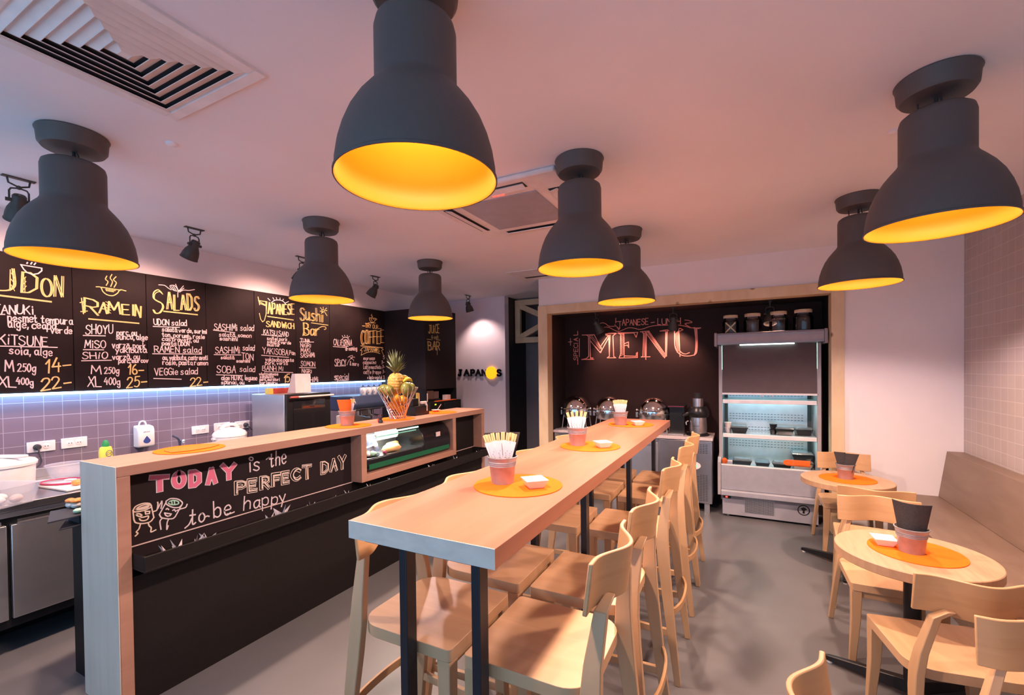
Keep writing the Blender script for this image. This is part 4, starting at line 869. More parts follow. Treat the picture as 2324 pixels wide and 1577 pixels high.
def dish(c, rz, lab):
    a, b, h, t_ = .029, .046, .034, .004
    q = lambda s_, z: [(-s_, -s_, z), (s_, -s_, z), (s_, s_, z), (-s_, s_, z)]
    o = MB().loft([q(a, 0), q(b, h), q(b-t_, h), q(a-t_*.6, .005)], cap=True).build('sauce_dish', 'white_ceramic', loc=c, rz=rz, bevel=.002, smooth=30)
    tag(o, lab, 'dish', 'small square white sauce dishes')
for c, rz, lab in (((-.738, 1.615, TZ+.0035), .75, 'small square white dish on the nearest placemat of the long table'), ((-.742, 2.612, TZ+.0035), .72, 'small square white dish on the middle placemat of the long table'),
                   ((-.768, 3.74, TZ+.0035), .6, 'small square white dish at the far end of the long table'), ((.594, 2.677, RZ+.0035), .05, 'small square white dish on the nearer round table')): dish(c, rz, lab)

# ================================================================ ON THE COUNTER
bc = W(907, 950, z=CH+.0035); bc = Vector((-2.615, 2.93, CH+.0035))
t = thing('fruit_basket', 'basket of twisted chrome rods full of fruit on the counter', 'fruit basket', bc)
mb = MB().lathe([(.062, 0), (.070, 0), (.070, .006), (.062, .006)], 40); mb.build('base_ring', 'chrome', t)
for k in range(22):
    a = 2*pi*k/22; b = a-1.15
    MB().tube([(.066*cos(a), .066*sin(a), .004), (.172*cos(b), .172*sin(b), .262)], .0042, 10).ball((.172*cos(b), .172*sin(b), .262), .0062, 10).build('rod', 'chrome', t)
f = tocam(bc); r = Vector((-f.y, f.x, 0)); up = Vector((0,0,1))
def at(a, b, z): return bc + r*a + f*b + up*z
p = thing('pineapple', 'whole pineapple with a spiky crown standing in the fruit basket', 'pineapple', at(-.008, -.02, .205))
def pine_skin():
    mb = MB(); n, K = 36, 28; secs = []
    for j in range(K+1):
        v = j/K; z = .19*v; rr = .070*(max(.02, 1-abs(2*v-1)**2.6))**.5
        secs.append([((rr+.004*(cos(pi*(i*10/n*1.0+j*.72))*cos(pi*(i*10/n-j*.72))))*cos(2*pi*i/n), (rr+.004*(cos(pi*(i*10/n+j*.72))*cos(pi*(i*10/n-j*.72))))*sin(2*pi*i/n), z) for i in range(n)])
    return mb.loft(secs)
pine_skin().build('fruit', 'pineapple_skin', p)
mb = MB(); rn = random.Random(11)
for k in range(58):
    a = k*2.4; v = k/58; tilt = .95-.85*v; L = .105+.07*v+rn.uniform(-.02, .02); d = Vector((cos(a), sin(a), 0)); s_ = Vector((-sin(a), cos(a), 0)); secs = []
    for q in range(6):
        u = q/5; c = d*(.012+L*.75*sin(tilt)*u+.02*u*u)+up*(.185+.02*v+L*(u*cos(tilt)*1.05-.18*u*u*tilt)); w_ = .0150*(1-u)**.7*(1-.35*v)+.0006
        secs.append([c-s_*w_, c-d*.003*(1-u), c+s_*w_, c+d*.003*(1-u)])
    mb.loft(secs)
mb.build('crown', 'leaf_green', p)
def fruit(nm, cat, m_, a, b, z, r_, sq, rz, lab, grp=None):
    o = MB().ball((0,0,0), r_, 24, sq).build(nm, m_, loc=at(a, b, z), rz=rz); tag(o, lab, cat, grp); return o
MG = 'mangoes in the fruit basket'
for a, b, z, sq, lab in ((-.104, .0, .255, (1,1.15,.9), 'green mango at the left edge of the fruit basket'), (-.068, .086, .248, (.95,1.0,1.05), 'green mango left of the pineapple base'), (.074, .064, .255, (1,1.05,1.3), 'tall green mango right of the pineapple'), (.116, -.004, .262, (.8,.9,.95), 'green mango at the right edge of the fruit basket'), (.095, -.085, .27, (1,1.2,.85), 'dark green mango behind at the right of the fruit basket')):
    fruit('mango', 'mango', 'mango_green', a, b, z, .045, sq, rn.uniform(0, 3), lab, MG)
for a, b, z, lab in ((-.008, .072, .178, 'orange in the front centre of the fruit basket'), (.045, .055, .165, 'orange low on the right inside the fruit basket'), (-.03, .03, .118, 'orange low on the left inside the fruit basket'), (.02, .02, .088, 'orange at the bottom of the fruit basket'), (-.005, -.06, .15, 'orange hidden at the back of the fruit basket')):
    fruit('orange_fruit', 'orange', 'orange_fruit', a, b, z, .038, (1,1,.97), 0, lab, 'oranges in the fruit basket')
for k, (a, b, z, ph, lab) in enumerate(((.055, -.03, .335, .3, 'upper small banana beside the pineapple'), (.09, .0, .315, .9, 'lower small banana beside the pineapple'))):
    pts = [(-.05+.02*j, 0, .022*sin(pi*j/5)) for j in range(6)]
    o = MB().tube(pts, [.005, .014, .017, .017, .014, .004], 10).build('banana', 'banana_yellow', loc=at(a, b, z), rz=ph+.5); tag(o, lab, 'banana', 'small bananas in the fruit basket')
# little black figure with red
p_ = Vector((-2.545, 2.655, CH+.0002)); t = thing('small_figure', 'tiny black cat shaped figure on the counter edge beside the fruit basket', 'figurine', p_)
MB().lathe([(.001, 0), (.016, 0), (.019, .012), (.013, .026), (.010, .030), (.016, .036), (.018, .046), (.013, .056), (.001, .059)], 18).build('body', 'figure_black', t)
MB().prism([(-.016, .050), (-.006, .056), (-.014, .072)], -.004, .004, 'y').prism([(.006, .056), (.016, .050), (.014, .072)], -.004, .004, 'y').build('ears', 'figure_black', t)
p_ = Vector((-2.60, 2.70, CH+.0002)); o = MB().lathe([(.001, 0), (.012, 0), (.014, .02), (.008, .035), (.010, .055), (.001, .06)], 14).build('red_figure', 'lid_red', loc=p_); tag(o, 'tiny dark red figure behind the black one on the counter', 'figurine')
# black box with a white tap handle
p_ = W(945, 944, z=CH); p_ = Vector((-2.70, 3.30, CH)); t = thing('drink_tap', 'black box with a white tap lever on the counter right of the fruit basket', 'drink tap', p_)
MB().box((-.06, -.10, 0), (.06, .10, .085)).box((-.06, -.10, .085), (.03, -.02, .155)).build('housing', 'machine_black', t, bevel=.004)
MB().box((.035, -.012, .10), (.055, .07, .125)).tube([(.045, .06, .11), (.05, .065, .09), (.05, .065, .03)], .012, 12).build('lever', 'white_plastic', t, bevel=.004)
MB().box((.0, -.022, .0855), (.02, -.004, .205)).build('pole', 'label_yellow', t); MB().box((.002, -.0035, .0855), (.018, .010, .20)).build('card', 'cardboard_pink', t)
# small dish with a pen at the far mat
p_ = Vector((-2.70, 3.58, CH+.0035)); t = thing('change_dish', 'small blue-white dish with a pen at the far end of the counter', 'dish', p_)
MB().shell([(.02, 0), (.045, .02)], .002, 20).build('bowl', 'porcelain', t); MB().tube([(0, .01, .006), (.02, .06, .07)], .004, 8).build('pen', 'steel', t)

# ================================================================ SUSHI DISPLAY CASE
t = thing('sushi_case', 'curved glass chilled display case with a green stripe set into the counter front', 'display case', (-2.65, 2.96, .766))
prof_ = [(-2.795, .766), (-2.495, .766), (-2.478, .785), (-2.470, .83), (-2.470, .885), (-2.476, .93), (-2.495, .975), (-2.53, 1.015), (-2.575, 1.04), (-2.63, 1.052), (-2.795, 1.052)]
K_ = lambda o: keep_world(o, t)
K_(MB().prism(prof_, 3.10, 3.495, 'y').build('motor_housing', 'tray_black', bevel=.008))
low = [(-2.795, .766), (-2.495, .766), (-2.478, .785), (-2.470, .83), (-2.471, .862), (-2.795, .862)]
K_(MB().prism(low, 2.425, 3.0995, 'y').build('base', 'tray_black', bevel=.002))
K_(MB().box((-2.4705, 2.45, .790), (-2.4665, 3.47, .828)).build('stripe', 'green_stripe'))
K_(MB().prism([(-2.795, .8625), (-2.79, .8625), (-2.79, 1.052), (-2.795, 1.052)], 2.425, 3.099, 'y').build('back_panel', 'steel_soft'))
K_(MB().box((-2.79, 2.425, .8625), (-2.485, 3.099, .868)).build('tray_floor', 'steel'))
gp = prof_[4:10]; n = len(gp); mb = MB(); mb._a([(x, 2.43, z) for x, z in gp]+[(x, 3.098, z) for x, z in gp], [(i, i+1, n+i+1, n+i) for i in range(n-1)])
K_(mb.build('curved_glass', 'glass'))
K_(MB().prism(prof_[4:]+[(-2.795, .862)], 2.420, 2.4245, 'y').build('end_glass', 'glass'))
mb = MB()
for k in range(46): mb.box((-2.530, 2.44+k*.0142, 1.030), (-2.520, 2.449+k*.0142, 1.038))
K_(mb.build('light_strip', 'led_green'))
add_light('case_light', 'AREA', 3.2, (.95, 1.0, .92), (-2.60, 2.75, 1.045), None, (0, 0, -1)).data.size = .25
K_(MB().box((-2.4715, 3.27, .925), (-2.466, 3.33, .965)).xform(Matrix.Identity(4)).build('sticker', 'cardboard_pink'))
Zf = .8685
o = MB().shell([(.06, 0), (.09, .008)], .003, 32).build('black_platter', 'tray_black', loc=(-2.585, 2.555, Zf)); tag(o, 'black platter of mixed food at the left inside the display case', 'plate')
random.seed(3)
for k in range(9):
    a, q = 2*pi*k/8, (.050 if k < 8 else 0); o = MB().ball((0,0,0), .019, 12, (1,1,.75)).build('sushi_piece', random.choice(('rice', 'chalk_green', 'rice', 'salmon_roe')), loc=(-2.585+q*cos(a), 2.555+q*sin(a), Zf+.0125+.003))
    tag(o, 'small sushi piece on the black platter inside the display case', 'sushi', 'sushi pieces on the black platter in the display case')
for k, (x, y, rz, lab) in enumerate(((-2.60, 2.83, 1.15, 'front crusty roll lying in the display case'), (-2.68, 2.93, 1.35, 'rear crusty roll lying in the display case'), (-2.54, 2.77, 1.0, 'crusty roll end nearest the glass'))):
    o = MB().tube([(-.095+.019*j, 0, 0) for j in range(11)], [.006, .019, .024, .025, .025, .025, .025, .025, .024, .019, .006], 12).build('bread_roll', 'bread', loc=(x, y, Zf+.0255), rz=rz+.4); tag(o, lab, 'bread roll', 'bread rolls in the display case')
o = MB().ball((0,0,0), .018, 14, (1,1,.8)).build('radish', 'lid_red', loc=(-2.515, 2.665, Zf+.0145)); tag(o, 'small red radish behind the display glass', 'radish')
t2 = thing('food_pouch', 'crinkled dark blue foil pouch tied with a pale ribbon in the display case', 'pouch', (-2.70, 2.60, Zf))
mb = MB(); n = 10; secs = []; rn = random.Random(8)
for i in range(n+1):
    y = -.16+.32*i/n; secs.append([(-.035+rn.uniform(-.006,.006), y, 0), (.035+rn.uniform(-.01,.01), y, 0), (.03+rn.uniform(-.012,.012), y, .05+rn.uniform(-.008,.008)), (.0+rn.uniform(-.01,.01), y, .125+rn.uniform(-.02,.012)), (-.03, y, .08)])
mb.loft(secs).build('pouch', 'bag_dark', t2, smooth=20)
MB().tube([(.047, -.16, .035), (.05, -.05, .045), (.048, .02, .05), (.045, .1, .06)], .007, 8).ball((.05, .10, .058), .022, 12).build('ribbon', 'porcelain', t2)

# ================================================================ KITCHEN BEHIND THE COUNTER
WZ = .83; WXF = -3.50
t = thing('work_table', 'long brushed steel kitchen worktop along the tiled left wall', 'worktop', (-3.9, 1.5, .79))
keep_world(MB().box((XL+.013, -1.2, WZ-.04), (WXF, 4.46, WZ)).build('top', 'steel', bevel=.003), t)
keep_world(MB().box((XL+.013, -1.2, WZ+.0005), (XL+.03, 4.46, WZ+.06)).build('upstand', 'steel_soft', bevel=.002), t)
edges = [-.96, -.04, .42, .88, 1.34, 1.80, 2.26]
t = thing('undercounter_fridge', 'steel undercounter fridge with flat doors below the left worktop', 'fridge', (-3.85, 1.1, 0))
keep_world(MB().box((XL+.03, -1.0, .15), (WXF-.045, 2.30, WZ-.041)).build('cabinet_body', 'machine_black'), t)
keep_world(MB().box((XL+.1, -1.0, 0), (-3.86, 2.30, .15)).build('kickboard', 'machine_black'), t)
keep_world(MB().box((WXF-.044, -1.0, .755), (WXF-.02, 2.30, WZ-.042)).build('top_rail', 'steel_soft'), t)
for a, b in zip(edges[1:], edges[2:]):
    d = MB().box((WXF-.044, a+.008, .205), (WXF-.012, b-.008, .715)).build('door', 'steel_soft', bevel=.004); keep_world(d, t)
    h = MB().prism([(WXF-.044, .7155), (WXF-.012, .7155), (WXF-.002, .728), (WXF-.004, .742), (WXF-.010, .731)], a+.03, b-.03, 'y').build('door_handle', 'steel'); h.parent = d
# dark low cabinet on the kitchen side of the counter with sushi plates
LZ = .80
t = thing('low_cabinet', 'dark low cabinet tucked behind the near end of the counter', 'cabinet', (-2.95, 1.5, 0))
keep_world(MB().box((-3.05, .985, 0), (-2.802, 3.8, LZ-.03)).build('cabinet_body', 'black_panel'), t); keep_world(MB().box((-3.06, .98, LZ-.03), (-2.801, 3.8, LZ)).build('top', 'black_metal', bevel=.002), t)
for z, tip, lab in ((LZ+.0005, (150, 1179), 'lower dark slate plate behind the counter end'), (LZ+.045, (114, 1160), 'upper dark slate plate of sushi behind the counter end')):
    c = W(*tip, z=z+.007); mb = MB(); q_ = [Vector((0, 0)), Vector((.235, -.075)), Vector((.235, .10)), Vector((.02, .13))]
    q_ = [(min(c.x+p.x, -2.812), c.y+p.y) for p in q_]; mb.prism(q_, z, z+.007)
    if z > LZ+.01:
        for k in (.04, .10): mb.box((-2.95, c.y+k, LZ+.0004), (-2.83, c.y+k+.012, z))
    o = mb.build('slate_plate', 'slate', bevel=.001); tag(o, lab, 'plate', 'slate sushi plates behind the counter')
for k, (px, py) in enumerate(((160, 1152), (172, 1153), (178, 1151))):
    c = W(px, py, z=LZ+.0525); s_ = thing('sushi', ('left', 'right', 'rear')[k]+' of the orange topped sushi on the upper slate plate', 'sushi', (c.x, c.y, LZ+.0525), .6, 'orange topped sushi on the slate plate')
    MB().ball((0,0,.0165), .019, 16, (1,1,.86)).build('rice', 'rice', s_); MB().ball((0,0,.036), .021, 14, (1,1,.6)).build('topping', 'salmon_roe', s_)
c = W(178, 1164, z=LZ+.0525); o = MB().ball((0,0,.0122), .02, 10, (1,1,.6)).build('wasabi', 'chalk_green', loc=(c.x, c.y, LZ+.0525)); tag(o, 'pale green wasabi lump on the slate plate edge', 'wasabi')
# sockets
def socket(px, py, lab, plug=False):
    c = W(px, py, x=XL+.013); t = thing('wall_socket', lab, 'socket', (XL+.0125, c.y, c.z), 0, 'white double wall sockets on the tiles')
    MB().box((0, -.070, -.036), (.010, .070, .036)).build('plate', 'white_plastic', t, bevel=.003)
    for s in (-.024, .024):
        o = MB().lathe([(.001, 0), (.019, 0), (.019, .002), (.016, .003), (.001, .003)], 20).xform(Matrix.Translation((.0098, s, 0)) @ Matrix.Rotation(pi/2, 4, 'Y')).build('outlet', 'white_plastic', t)
        MB().cbox((.0133, s-.007, 0), (.002, .005, .005)).cbox((.0133, s+.007, 0), (.002, .005, .005)).build('contact', 'slot_dark', o)
    return t
S1 = socket(93, 1013, 'white double socket with a black plug at the far left of the tiles'); socket(168, 1004, 'white double socket left of the yellow bottle, without plugs'); socket(454, 975, 'white double socket between the soap dispenser and the rice cooker')
socket(503, 968, 'white double socket half hidden behind the small rice cooker'); S5 = socket(549, 964, 'white double socket with a black plug beside the steel oven')
def plug(S, dy, pts, lab):
    b = Vector(S.location)+Vector((.0135, dy, 0)); t = thing('power_plug', lab, 'plug', b)
    MB().xform(Matrix.Identity(4)).lathe([(.001, 0), (.020, 0), (.020, .016), (.013, .034), (.001, .036)], 16).xform(Matrix.Rotation(pi/2, 4, 'Y')).build('plug_head', 'rubber', t)
    MB().tube(catmull([(.03, 0, -.004)]+pts, 6), .0045, 8).build('cable', 'rubber', t)
plug(S1, -.024, [(.04, .0, -.04), (.05, .005, -.10), (.06, -.03, -.135), (.075, -.06, -.150)], 'black plug and cable in the far left socket')
plug(S5, .024, [(.045, .01, -.02), (.06, .05, -.08), (.07, .07, -.13), (.08, .05, -.145), (.10, .0, -.15)], 'black plug and cable in the socket beside the oven')
# soap dispenser
c = W(321, 988, x=XL+.013); t = thing('soap_dispenser', 'white wall soap dispenser with a dark blue drop on the tiles', 'soap dispenser', (XL+.0125, c.y, c.z))
MB().prism([(0, -.088), (.075, -.088), (.085, -.07), (.085, .045), (.07, .075), (0, .085)], -.056, .056, 'y').build('case', 'white_plastic', t, bevel=.012, seg=4)
MB().tube(catmull([(.02, -.025, .075), (.02, -.018, .105), (.02, 0, .115), (.02, .018, .105), (.02, .025, .075)], 5), .006, 10).build('hook', 'white_plastic', t)
drop = [(.024*sin(2*pi*i/24)*(1 if cos(2*pi*i/24) < 0 else (1-cos(2*pi*i/24)*.75)), -.035-.024*cos(pi+2*pi*i/24)*0+ (-.022*(-cos(2*pi*i/24)) if cos(2*pi*i/24) < 0 else .036*cos(2*pi*i/24))) for i in range(24)]
MB().prism(drop, .0855, .0875, 'x').build('drop_window', 'drop_blue', t)
mb = MB()
for y in (-.018, -.008, .004, .016): mb.ribbon([(.0856, y-.004, .03), (.0856, y+.004, .036)], .004, (1,0,0))
mb.flat('printed_mark', 'ink_blue', t)
# yellow bottle
b = W(240, 1030, x=-4.08); t = thing('cleaner_bottle', 'yellow cleaner bottle with a green cap on the steel worktop', 'bottle', (-4.08, b.y, WZ+.0003), .3)
zt = W(240, 998, x=-4.08).z-WZ
MB().lathe([(.001, 0), (.040, 0), (.043, .01), (.043, zt*.62), (.036, zt*.76), (.018, zt*.80), (.001, zt*.80)], 28, sx=.72).build('bottle_body', 'bottle_yellow', t)
MB().lathe([(.001, zt*.79), (.022, zt*.79), (.022, zt*.86), (.012, zt*.98), (.001, zt)], 20).build('cap', 'cap_green', t)
mb = MB(); cx_ = .0312; zz = zt*.56
mb.ribbon([(cx_, .021*cos(2*pi*i/20), zz+.021*sin(2*pi*i/20)) for i in range(21)], .004, (1,0,0))
for st, y0 in (('C', -.013), ('i', -.001), ('f', .006)):
    for q in glyph(st): mb.ribbon([(cx_, y0+p.x*.0016, zz-.008+p.y*.0016) for p in q], .003, (1,0,0))
for k, st in enumerate('Cif'):
    for q in glyph(st): mb.ribbon([(cx_, -.008+p.y*.0016, zz-.055+k*.014+p.x*.0016) for p in q], .0025, (1,0,0))
mb.flat('printed_mark', 'ink_blue', t)
# big rice container at the picture's left edge, clear tub, bowl, board
e = W(58, 1119, z=WZ); rt = Vector((cos(YAW), sin(YAW), 0)); cc = e-rt*.155
t = thing('rice_cooker', 'large white rice cooker cut by the left picture edge', 'rice cooker', (cc.x, cc.y, WZ+.0003), YAW)
MB().lathe([(.001, 0), (.140, 0), (.146, .02), (.152, .155), (.152, .16), (.001, .16)], 40).build('body', 'white_plastic', t)
MB().lathe([(.001, .1605), (.160, .1605), (.162, .175), (.150, .19), (.09, .205), (.001, .212)], 40).build('lid', 'white_ceramic', t)
MB().box((-.05, -.02, .21), (.16, .02, .226)).build('handle', 'white_plastic', t, bevel=.006); MB().tube(catmull([(.07, -.143, .09), (.10, -.155, .105), (.13, -.14, .085)], 5), .008, 8).build('latch', 'white_plastic', t)
e = W(57, 1128, z=WZ+.04); cc = e-rt*.15
t = thing('clear_tub', 'clear plastic tub of wrapped food on the worktop at the left picture edge', 'tub', (cc.x, cc.y, WZ+.0003), YAW-.1)
q = lambda a, b, z: [(-a, -b, z), (a, -b, z), (a, b, z), (-a, b, z)]
MB().loft([q(.12, .075, 0), q(.145, .095, .105), q(.152, .102, .106), q(.150, .100, .103), q(.141, .091, .103), q(.117, .072, .004)], cap=True).build('tub', 'clear_plastic', t, smooth=30)
rn = random.Random(4)
for k in range(7):
    o = MB().ball((0,0,0), .028, 12, (1.2,.9,.8)).build('wrapped_piece', rn.choice(('paper_white', 'cardboard_pink', 'rice')), rz=rn.uniform(0,3)); o.location = Matrix.Rotation(YAW-.1, 3, 'Z') @ Vector((-.06+.035*(k % 5), -.035+.06*(k//4), .030+.0)) + Vector((cc.x, cc.y, WZ)); tag(o, 'pale wrapped piece of food inside the clear plastic tub', 'food', 'wrapped food in the clear tub')
bcn = W(151, 1086, z=WZ)
o = MB().shell([(.055, 0), (.085, .02), (.10, .06), (.108, .095), (.116, .099)], .003, 36, (0,0,0)).build('mixing_bowl', 'clear_plastic', loc=(bcn.x, bcn.y+.01, WZ+.0003)); tag(o, 'translucent plastic mixing bowl on the worktop beside the counter end', 'bowl')
bb = W(150, 1105, z=WZ); o = MB().box((-.16, -.12, 0), (.16, .20, .014)).build('cutting_board', 'white_plastic', loc=(bb.x, bb.y+.05, WZ+.0003), rz=.1, bevel=.004); tag(o, 'white cutting board on the steel worktop', 'cutting board')
lc = W(146, 1094, z=WZ+.015); t = thing('box_lid', 'clear oval lid with a dark red rim lying on the cutting board', 'lid', (lc.x, lc.y, WZ+.0148), .5)
n = 40; ring = [(.125*cos(2*pi*i/n), .085*sin(2*pi*i/n), .006) for i in range(n+1)]; MB().tube(ring, .006, 8, cap=False).build('rim', 'lid_red', t); MB().lathe([(.001, .003), (.121, .003), (.121, .006), (.001, .006)], 40, sy=.68).build('pane', 'clear_plastic', t); MB().box((-.02, .02, .0065), (.03, .05, .012)).build('tab', 'white_plastic', t)
pc = W(174, 1099, z=WZ+.02); o = MB().ball((0,0,.018), .026, 14, (1,1,.7)).build('salmon_piece', 'salmon_roe', loc=(pc.x, pc.y, WZ+.0145)); tag(o, 'orange piece of salmon on the cutting board edge', 'salmon')
kb = W(105, 1092, z=WZ); o = MB().prism([(-.09, 0), (-.05, -.012), (.10, -.016), (.10, .016), (-.05, .012)], 0, .01).build('spatula', 'white_plastic', loc=(kb.x, kb.y, WZ+.0003), rz=1.1, bevel=.002); tag(o, 'white plastic spatula lying behind the red rimmed lid', 'spatula')
# tap
b = W(408, 1000, x=-4.10); t = thing('water_tap', 'thin grey water tap rising behind the counter', 'tap', (-4.10, b.y, WZ)); zt = W(400, 988, x=-4.10).z-WZ
MB().cyl((0,0,0), .022, .03, 16).build('tap_base', 'steel', t); MB().tube(catmull([(0, 0, .03), (.0, 0, zt*.6), (.0, -.012, zt*.85), (.0, -.05, zt)], 6), .009, 10).build('spout', 'coffee_navy', t); MB().ball((.01, .02, zt*.72), .016, 10).build('knob', 'steel', t)
# small rice cooker
a, b_ = W(485, 985, x=-3.92), W(556, 985, x=-3.92); r_ = abs(b_.y-a.y)/2*.96; zt = W(520, 962, x=-3.92).z-WZ
t = thing('rice_cooker', 'small white rice cooker with a domed lid in front of the sockets', 'rice cooker', (-3.92, (a.y+b_.y)/2, WZ+.0003))
MB().lathe([(.001, 0), (r_*.9, 0), (r_*.98, .02), (r_, zt*.60), (.001, zt*.60)], 36).build('body', 'white_plastic', t); MB().lathe([(.001, zt*.605), (r_*1.02, zt*.605), (r_*1.02, zt*.68), (r_*.9, zt*.76), (r_*.55, zt*.86), (.001, zt*.9)], 36).build('lid', 'white_ceramic', t)
MB().tube(catmull([(0, -r_*.6, zt*.84), (0, -r_*.3, zt*.97), (0, r_*.3, zt*.97), (0, r_*.6, zt*.84)], 6), .014, 10).build('handle', 'white_plastic', t); MB().cbox((0, -r_*1.03, zt*.56), (.03, .03, .015)).build('hinge', 'white_plastic', t)
# oven
OX = -3.60; oy0 = W(650, 940, x=OX).y; oy1 = W(751, 940, x=OX).y; ox1 = max(W(572, 940, y=oy0).x, XL+.035); oz = W(650, 896, x=OX).z
t = thing('oven', 'steel convection oven with a black glass door behind the counter', 'oven', ((OX+ox1)/2, (oy0+oy1)/2, WZ))
keep_world(MB().box((ox1, oy0, WZ+.02), (OX-.03, oy1, oz)).build('case', 'steel_soft', bevel=.004), t)
for y in (oy0+.05, oy1-.05):
    for x in (ox1+.05, OX-.08): keep_world(MB().cyl((x, y, WZ+.0005), .015, .022, 12).build('foot', 'rubber'), t)
d = keep_world(MB().box((OX-.0295, oy0+.004, WZ+.03), (OX, oy1-.002, oz+.004)).build('door', 'machine_black', bevel=.004), t)
g = MB().box((OX+.0003, oy0+.07, WZ+.07), (OX+.004, oy1-.07, oz-.055)).build('door_glass', 'oven_glass'); g.parent = d
h = MB().tube([(OX+.03, oy0+.02, oz-.025), (OX+.03, oy1+.01, oz-.025)], .009, 10).tube([(OX, oy0+.06, oz-.025), (OX+.03, oy0+.06, oz-.025)], .006).tube([(OX, oy1-.06, oz-.025), (OX+.03, oy1-.06, oz-.025)], .006).build('door_handle', 'cardboard_pink'); h.parent = d
h = MB().tube([(OX+.03, oy0+.019, oz-.025), (OX+.03, oy0+.10, oz-.025)], .0095, 10).build('handle_grip', 'foil_box'); h.parent = d
b1 = W(668, 896, x=OX-.12); b2 = W(703, 894, x=OX-.12); zt = W(685, 849, x=OX-.12).z
o = MB().prism([(-.06, 0), (.06, 0), (.055, zt-oz), (.01, zt-oz)], 0, b2.y-b1.y, 'y').build('paper_bag', 'cardboard_pink', loc=(OX-.16, b1.y, oz+.0045), bevel=.002); tag(o, 'upright blank pale paper bag on top of the oven', 'paper bag')
b0 = W(608, 897, x=OX-.35); o = MB().box((-.03, 0, 0), (.03, .30, .05)).build('foil_box', 'foil_box', loc=(OX-.36, b0.y, oz+.0005), bevel=.002); tag(o, 'long red and yellow foil box lying on the oven', 'box')
e = MB().box((-.0308, -.0005, -.0003), (.0308, .04, .0505)).build('box_end', 'label_yellow', o); o.name = 'foil_box'
# coffee machine with teapots
mx = -3.72; my0 = W(803, 930, x=mx).y; my1 = W(868, 930, x=mx).y; mz = W(810, 899, x=mx).z
t = thing('coffee_machine', 'dark navy espresso machine behind the counter carrying white teapots', 'coffee machine', (mx-.2, (my0+my1)/2, WZ))
L_ = my1-my0
pr = [(-.45, .26), (-.02, .26), (.02, .30), (.03, .34), (-.02, mz-WZ), (-.45, mz-WZ)]
keep_world(MB().prism([(mx+x, WZ+z) for x, z in pr], my0, my1, 'y').build('upper_body', 'coffee_navy', bevel=.012, seg=3), t)
keep_world(MB().box((mx-.45, my0+.02, WZ+.03), (mx-.14, my1-.02, WZ+.259)).build('back_body', 'steel'), t)
keep_world(MB().box((mx-.45, my0, WZ+.0005), (mx+.0, my1, WZ+.08)).build('drip_tray', 'machine_black', bevel=.004), t)
for k in range(2):
    y = my0+L_*(.3+.4*k); keep_world(MB().cyl((mx-.06, y, WZ+.215), .035, .045, 20).tube([(mx-.06, y, WZ+.205), (mx+.10, y+.02, WZ+.19)], .012, 10).build('group_head', 'chrome'), t)
keep_world(MB().tube([(mx+.02, my0+.005, WZ+.285), (mx+.03, my1-.005, WZ+.285)], .006, 8).build('trim_bar', 'chrome'), t)
for k in range(4):
    px = 824+k*12.5; y = W(px, 890, x=mx-.15).y
    tp = thing('teapot', ['first white teapot from the left on the coffee machine', 'second white teapot from the left on the coffee machine', 'third white teapot from the left on the coffee machine', 'rightmost white teapot on the coffee machine beside the fruit basket'][k], 'teapot', (mx-.15, y, mz+.0005), 2.4, 'white teapots on the coffee machine')
    MB().lathe([(.001, 0), (.026, 0), (.035, .02), (.039, .045), (.035, .070), (.026, .084), (.001, .086)], 24).build('body', 'porcelain', tp); MB().lathe([(.001, .0865), (.024, .0865), (.018, .094), (.006, .097), (.008, .106), (.001, .110)], 16).build('lid', 'coffee_navy', tp)
    MB().tube(catmull([(.036, 0, .035), (.055, 0, .05), (.072, 0, .072), (.085, 0, .084)], 4), [.010]*6+[.008]*6+[.006], 8).build('spout', 'porcelain', tp); MB().tube(catmull([(-.035, 0, .065), (-.07, 0, .06), (-.07, 0, .035), (-.036, 0, .028)], 4), .005, 8).build('handle', 'porcelain', tp)
b0 = W(786, 956, x=-3.62); o = MB().box((-.05, -.05, 0), (.05, .05, max(.05, W(786, 943, x=-3.62).z-WZ))).build('white_box', 'paper_white', loc=(-3.66, b0.y, WZ+.0003), bevel=.003); tag(o, 'small white box on the worktop left of the counter bucket', 'box')
# ================================================================ ALCOVE: PREP UNIT, CHAFERS, JUICER
PZ = W(1500, 988, y=5.05).z; PX0, PX1, PY = -2.043, -.272, 5.05
t = thing('prep_unit', 'steel chilled prep counter with a pale stone top in the alcove', 'prep counter', (-1.15, 5.26, 0))
keep_world(MB().box((PX0, PY-.015, PZ-.03), (PX1, 5.478, PZ)).build('top', 'stone_top', bevel=.003), t)
keep_world(MB().box((PX0+.005, PY+.02, .10), (PX1-.01, 5.475, PZ-.0305)).build('cabinet_body', 'steel_soft'), t)
vx = W(1556, 1080, y=PY).x
for a, b in ((PX0+.01, -1.42), (-1.41, -.82)):
    d = MB().box((a, PY, .13), (b, PY+.019, PZ-.075)).build('door', 'steel_soft', bevel=.003); keep_world(d, t)
    h = MB().box((a+.02, PY-.012, PZ-.11), (b-.02, PY-.0005, PZ-.095)).build('door_handle', 'steel'); h.parent = d
    keep_world(MB().box((a, PY+.002, PZ-.07), (b, PY+.0195, PZ-.035)).build('top_rail', 'steel'), t)
vp = keep_world(MB().box((-.805, PY-.004, .10), (PX1-.012, PY+.019, PZ-.036)).build('vent_panel', 'steel', bevel=.004), t)
mb = MB()
for r_ in range(6):
    for k in range(9): mb.cbox((-.55+k*.027, PY-.0045, PZ-.075-r_*.017), (.020, .002, .006))
for r_ in range(17):
    for k in range(9):
        if r_ > 3 or k > 5-r_ : mb.cbox((-.55+k*.027, PY-.0045, .395-r_*.0165), (.020, .002, .006))
vg = mb.build('vent_slots', 'slot_dark'); vg.parent = vp
